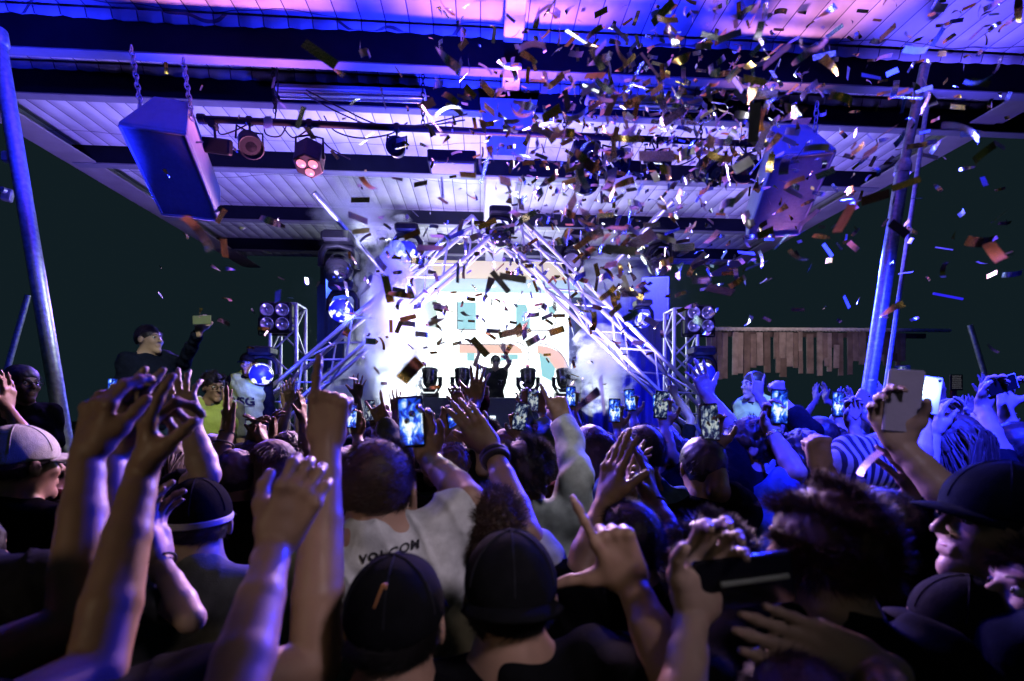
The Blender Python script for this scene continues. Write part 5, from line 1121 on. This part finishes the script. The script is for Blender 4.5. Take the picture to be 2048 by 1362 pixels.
kind('punching a fist up', {-1: ((-.2,.18,2.0),'fist',(0,.1,1),(0,1,0),(-.28,.06,1.76))}, 'curly', 'black', 0, sleeve='long')
kind('filming', {1: ((.14,.34,1.84),'hold',(-.05,.1,1),(0,-1,0),(.24,.14,1.64))}, 'bun', 'brown', 1, phone=1)
kind('clapping overhead', {1: ((.07,.2,1.96),'clap',(-.05,.1,1),(-1,0,0),(.26,.08,1.76)), -1: ((-.03,.2,1.95),'clap',(.05,.1,1),(1,0,0),(-.25,.08,1.75))}, 'long', 'black', 1)
kind('lifting a slack hand', {-1: ((-.16,.26,1.92),'wave',(.1,.2,1),(0,1,0),(-.26,.12,1.70))}, 'bob', 'black', 1, skin='skin_pale')
kind('filming in a cap', {-1: ((-.12,.34,1.88),'hold',(.05,.1,1),(0,-1,0),(-.24,.14,1.68))}, 'short', 'black', 0, phone=-1, cap=('black',1))
kind('in backward cap', {}, 'short', 'brown', 0, cap=('charcoal',-1))
kind('making a horned sign', {1: ((.2,.2,1.98),'horns',(0,.1,1),(0,1,0),(.28,.08,1.76))}, 'crop', 'black', 0)
HT = {'short':'short','long':'long','messy':'messy','curly':'curly','bun':'tied','bob':'bobbed','crop':'cropped'}
CL = {'black':'black','charcoal':'slate','navy':'navy','white':'white','grey':'grey','maroon':'maroon','blue':'blue','olive':'olive'}
used_labels = {}; used_kind = set()
LM = [(-400,130,'outside left pole'),(130,330,'inside left pole'),(330,520,'below left guards'),(520,700,'before left truss'),(700,850,'under left smoke'),(850,990,'left of performer'),(990,1130,'right of performer'),(1130,1290,'under right smoke'),(1290,1440,'before right truss'),(1440,1620,'below right guard'),(1620,1800,'around right pole'),(1800,2500,'far right')]
def filler(x, y, scale):
    p = Vector((x,y,0)); dd = (p-CAM).dot(fw); px = 1024+F*(p-CAM).dot(rt)/dd
    reg = next((r[2] for r in LM if r[0] <= px < r[1]), 'far right'); row = 'nearer row' if dd < 2.3 else ('middle row' if dd < 3.6 else 'back row')
    for att in range(60):
        ki = R_.choices(range(len(KINDS_)), [6,3.5,2.2,2.4,1.6,1.0,2,2,.5,1.8,1.2])[0]; cl = R_.choice(['black','black','charcoal','navy','black','grey','maroon','white','blue','olive'])
        desc, hair, hairc, t0, ph0, cap = KINDS_[ki]
        lab = f"person {desc}, {HT[hair]} {hairc} hair, {CL[cl]} top, {row} {reg}"
        if lab not in used_labels: break
    used_labels[lab] = 1
    T = Matrix.Translation((x,y,0)) @ Matrix.Rotation(R_.uniform(-.25,.25)+math.atan2(x*.3, 9), 4, 'Z') @ Matrix.Diagonal((scale,scale,scale,1))
    new = ki not in used_kind; used_kind.add(ki)
    t = t0 if new else copy_person(t0)
    t.matrix_world = T; t['label'] = lab; t['group'] = 'people in the crowd'
    for ch in KC(t):
        if ch.name.startswith('shirt'): ch.material_slots[0].link = 'OBJECT'; ch.material_slots[0].material = M['cloth_'+cl]
    if ph0:
        if new: PHM[ki] = ph0.matrix_basis.copy(); p2 = ph0
        else: p2 = copy_person(ph0)
        p2.matrix_world = T @ PHM[ki]; p2['label'] = f"phone of the filming {CL[cl]} dressed person with {hairc} hair, {row} {reg}"; p2['group'] = 'phones held up by the crowd'
PHM = {}
KIDMAP = {}
def KC(o): return KIDMAP.get(o.name) or [x for x in col.objects if x.parent == o]
def copy_person(o):
    c = o.copy(); col.objects.link(c); L_ = []
    for ch in KC(o):
        k = ch.copy(); col.objects.link(k); k.parent = c; L_.append(k)
        for g_ in [x for x in KC(ch)]:
            q = g_.copy(); col.objects.link(q); q.parent = k
    KIDMAP[c.name] = L_; return c
for (_, _, _, t0, p0, _) in KINDS_:
    for o_ in [t0, p0]:
        if o_ is None: continue
        KIDMAP[o_.name] = [x for x in col.objects if x.parent == o_]
        for ch in KIDMAP[o_.name]: KIDMAP[ch.name] = [x for x in col.objects if x.parent == ch]
dd = 1.35; NF = 0
while dd < 5.0:
    x = -1.06*dd-.35+R_.uniform(0,.3)
    while x < 1.06*dd+.4:
        p = CAM+fw*(dd+R_.uniform(-.1,.1))+rt*(x+R_.uniform(-.06,.06))
        px = 1024+967*x/dd
        if all((p.x-a)**2+(p.y-b)**2 > .36**2 for a, b in RES) and p.y < 5.15 and not (px < 100 and dd > 3.2):
            RES.append((p.x, p.y)); filler(p.x, p.y, R_.uniform(.93,1.02) if dd > 1.8 else R_.uniform(.91,.96)); NF += 1
        x += R_.uniform(.46,.58)
    dd += .46
for ki, (_, _, _, t0, p0, _) in enumerate(KINDS_):
    if ki not in used_kind:
        for o_ in (t0, p0):
            if o_: 
                for ch in KC(o_):
                    for g_ in KC(ch): bpy.data.objects.remove(g_)
                    bpy.data.objects.remove(ch)
                bpy.data.objects.remove(o_)
for o_ in col.objects:
    if 'label' in o_ and len(o_['label'].split()) > 16: print('LONG', o_['label'])
print('fillers', NF, 'people', len(ALLP))
# =================================================================== SMOKE
def smoke_mat(name, dens, nscale, thr, seed, color=(.92,.95,1)):
    m = bpy.data.materials.new(name); m.use_nodes = True; nt = m.node_tree; N = nt.nodes; L = nt.links
    N.remove(N['Principled BSDF']); out = N['Material Output']; v = N.new('ShaderNodeVolumePrincipled'); L.new(v.outputs[0], out.inputs['Volume'])
    v.inputs['Color'].default_value = color+(1,); v.inputs['Anisotropy'].default_value = .1
    tc = N.new('ShaderNodeTexCoord'); ln = N.new('ShaderNodeVectorMath'); ln.operation = 'LENGTH'; L.new(tc.outputs['Object'], ln.inputs[0])
    n = N.new('ShaderNodeTexNoise'); n.noise_dimensions = '4D'; n.inputs['W'].default_value = seed; n.inputs['Scale'].default_value = nscale; n.inputs['Detail'].default_value = 5; n.inputs['Roughness'].default_value = .6; n.inputs['Distortion'].default_value = .5
    mp = N.new('ShaderNodeMapping'); mp.inputs['Scale'].default_value = (.55,.5,1.0); L.new(tc.outputs['Object'], mp.inputs[0]); L.new(mp.outputs[0], n.inputs['Vector'])
    a = N.new('ShaderNodeMath'); a.operation = 'MULTIPLY_ADD'; L.new(n.outputs['Fac'], a.inputs[0]); a.inputs[1].default_value = 5.2; a.inputs[2].default_value = -thr-.85
    b = N.new('ShaderNodeMath'); b.operation = 'MULTIPLY_ADD'; L.new(ln.outputs['Value'], b.inputs[0]); b.inputs[1].default_value = -1.35; L.new(a.outputs[0], b.inputs[2])
    c = N.new('ShaderNodeMath'); c.operation = 'MAXIMUM'; L.new(b.outputs[0], c.inputs[0]); c.inputs[1].default_value = 0
    d = N.new('ShaderNodeMath'); d.operation = 'MULTIPLY'; L.new(c.outputs[0], d.inputs[0]); d.inputs[1].default_value = dens; L.new(d.outputs[0], v.inputs['Density']); return m
def smoke(c, r, dens, label, nscale=2.6, thr=.62, tilt=0, seed=0):
    import bmesh
    bm = bmesh.new(); bmesh.ops.create_icosphere(bm, subdivisions=3, radius=1.0); me = bpy.data.meshes.new('smoke'); bm.to_mesh(me); bm.free()
    o = link_mesh('smoke', me, smoke_mat('smoke_%d' % seed, dens, nscale, thr, seed)); o.location = c; o.scale = r; o.rotation_euler = (0, tilt, YAW); tag(o, label, kind='stuff'); return o
smoke(W(780,640,6.75), (.62,.34,1.5), 34, 'tall bright white smoke jet left of the screen', 4.2, .65, .12, 1)
smoke(W(778,640,5.7), (.30,.26,.95), 26, 'narrow brilliant white smoke plume curling before the left truss leg', 3.6, .55, .1, 7)
light('SPOT', 'smoke_fill', W(792,850,5.45), 260, (.82,.93,1), W(778,600,5.75), .1, 50, .8)  # fill spots added to brighten the front plume
light('SPOT', 'smoke_fill', W(870,560,5.3), 90, (.82,.93,1), W(778,640,5.75), .1, 50, .8)
smoke(W(745,775,6.6), (.72,.34,.5), 12, 'rolling pale smoke at the foot of the left jet', 2.8, .55, 0, 2)
smoke(W(1202,742,6.7), (.52,.34,.68), 12, 'bright white smoke cloud right of the screen', 4.2, .7, -.1, 3)
smoke(W(725,430,6.2), (.75,.35,.70), 2.6, 'thin lilac smoke drifting up to the roof at the left', 2.2, .75, .3, 4)
smoke(W(1215,560,7.0), (.7,.4,.7), 1.6, 'thin blue smoke behind the right truss leg', 2.4, .7, -.3, 5)
for (px, py, d, e, tx, ty) in ((800,860,6.5,800,788,600), (850,600,6.4,260,782,680), (1195,850,6.5,110,1200,700), (1130,650,6.5,40,1200,740), (840,690,8.3,160,780,690), (1130,700,8.3,90,1200,730)):
    light('SPOT', 'smoke_fill', W(px,py,d), e, (.85,.93,1), W(tx,ty,6.8), .12, 60, .8)
light('SPOT', 'smoke_fill', W(690,380,5.6), 620, (.85,.92,1), W(790,680,6.8), .1, 30, .8)  # front spot added to whiten the left jet
light('SPOT', 'smoke_fill', W(650,560,5.4), 260, (.45,.4,1), W(725,430,6.2), .1, 60, .8)

# =================================================================== CONFETTI
def strip_mesh(rng, kind_, m, big=1.0):
    L_, w_ = .060*rng.uniform(.85,1.1)*big, .019*rng.uniform(.8,1.1)*big; n = 9; g = MB(); top = []; tw = rng.uniform(-.2,.2); cu = 0
    if kind_ == 'curled': cu = rng.choice([-1,1])*rng.uniform(1.5,3.2)
    elif kind_ == 'bent': cu = rng.choice([-1,1])*rng.uniform(.5,1.2)
    elif kind_ == 'twisted': tw = rng.choice([-1,1])*rng.uniform(1.0,2.4); cu = rng.uniform(-.8,.8)
    p = Vector((0,0,0)); a = -cu/2; pts = []
    for i in range(n): pts.append(p.copy()); p += Vector((math.cos(a), 0, math.sin(a)))*L_/(n-1); a += cu/(n-1)
    mid = sum(pts, Vector())/n; vs = []
    for i, q in enumerate(pts):
        t_ = tw*(i/(n-1)-.5); y = Vector((0, math.cos(t_), math.sin(t_)))*w_/2; vs += [q-mid+y, q-mid-y]
    th = .00025; nv = len(vs); dn = Vector((0,0,th))
    vs2 = vs+[v-dn for v in vs]; fs = []
    for i in range(n-1): fs += [(2*i,2*i+1,2*i+3,2*i+2), (nv+2*i,nv+2*i+2,nv+2*i+3,nv+2*i+1)]
    return vs2, fs
rc = random.Random(21); SHAPES = {}
for k_ in ('flat','bent','curled','twisted'):
    for m_ in ('gold','silver','paper'):
        for v_ in range(3):
            vs_, fs_ = strip_mesh(rc, k_, m_); g = MB(); g.add(vs_, fs_, True); SHAPES[k_, m_, v_] = g.mesh('confetti', M[m_])
def draw_px():
    u = rc.random()
    if u < .12: return rc.uniform(880,1560), rc.uniform(0,330)
    if u < .62:
        while True:
            x, y = rc.gauss(1270,210), rc.gauss(300,150)
            if 0 < y < 640 and x > 640: return x, y
    if u < .72: return rc.uniform(760,1500), rc.uniform(430,680)
    if u < .84: return rc.uniform(680,1300), rc.uniform(420,800)
    if u < .97: return rc.uniform(1400,2046), min(760, abs(rc.gauss(0,330)))
    return rc.uniform(300,760), rc.uniform(60,700)
pieces = []
while len(pieces) < 1700:
    px, py = draw_px(); d = 1.05+rc.random()**1.2*3.3
    if px > 1500: d = 1.0+rc.random()*2.6
    p = W(px, py, d)
    if p.z > 4.55 or p.z < 2.0: continue
    if py > 700 and d < 2.5: continue
    pieces.append((d, px, py, p))
BIG = set()
for (px, py, d) in ((1312,312,.98),(1325,242,1.05),(1046,400,1.2),(1145,405,1.1),(1622,90,.80),(1970,150,.85),(640,108,1.1),(398,465,.75),(824,738,.85),(1240,500,1.0),(1285,480,1.05),(1690,435,.95),(1205,790,.95),(1175,800,1.1),(1440,580,1.1),(1738,925,1.0),(1925,260,1.0),(1580,230,1.0),(1140,290,1.15),(1300,130,1.2),(1118,330,1.5),(1990,505,.9),(1050,660,1.2),(1525,275,1.3)):
    pieces.append((d-1, px, py, W(px, py, d))); BIG.add((px, py))
pieces.sort(key=lambda q: q[0])
REG = [(0,760,'left of the roof ridge'),(760,1000,'above the screen'),(1000,1200,'just right of the ridge'),(1200,1400,'in the thick of the cloud'),(1400,1620,'around the right speaker'),(1620,1850,'by the thick right pole'),(1850,2100,'at the far right')]
CN = {'gold':'gold foil','silver':'silver foil','paper':'pale rose'}
stuff = {m_: MB() for m_ in CN}
for i, (d, px, py, p) in enumerate(pieces):
    m_ = rc.choices(['gold','silver','paper'], [4.5,4,1.4])[0]; k_ = rc.choices(['flat','bent','curled','twisted'], [4,3,1.2,1.6])[0]; v_ = rc.randrange(3)
    rot = Matrix.Rotation(rc.uniform(0,2*PI), 3, 'Z') @ Matrix.Rotation(rc.uniform(0,2*PI), 3, 'X') @ Matrix.Rotation(rc.uniform(0,2*PI), 3, 'Y'); sc_ = rc.uniform(.8,1.15)*(1.25 if (px, py) in BIG else 1)
    if i < 300:
        o = bpy.data.objects.new('confetti_strip', SHAPES[k_, m_, v_]); col.objects.link(o); o.location = p; o.rotation_euler = rot.to_euler(); o.scale = (sc_,)*3
        reg = next((r[2] for r in REG if r[0] <= px < r[1]), 'at the far right'); hh = 'high up' if py < 160 else ('below the first beams' if py < 340 else ('low' if py > 560 else 'at mid height'))
        tag(o, f"{k_} {CN[m_]} confetti strip falling {hh} {reg}", 'confetti', 'confetti strips in the air')
    else:
        me = SHAPES[k_, m_, v_]; stuff[m_].add([p+rot@(v.co*sc_) for v in me.vertices], [tuple(q.vertices) for q in me.polygons], True)
g = MB(); mats = []
for k, m_ in enumerate(CN):
    s_ = stuff[m_]; b = len(g.v); g.v += s_.v; g.f += [tuple(i+b for i in f) for f in s_.f]; g.sm += s_.sm; g.mi += [k]*len(s_.f); mats.append(M[m_])
tag(g.build('confetti', mats), 'fine cloud of gold and silver confetti filling the air under the roof', kind='stuff')

smoke(W(1000,610,7.6), (3.3,1.5,1.9), .018, 'thin glowing smoke hanging all over the stage', 1.8, .2, 0, 6)
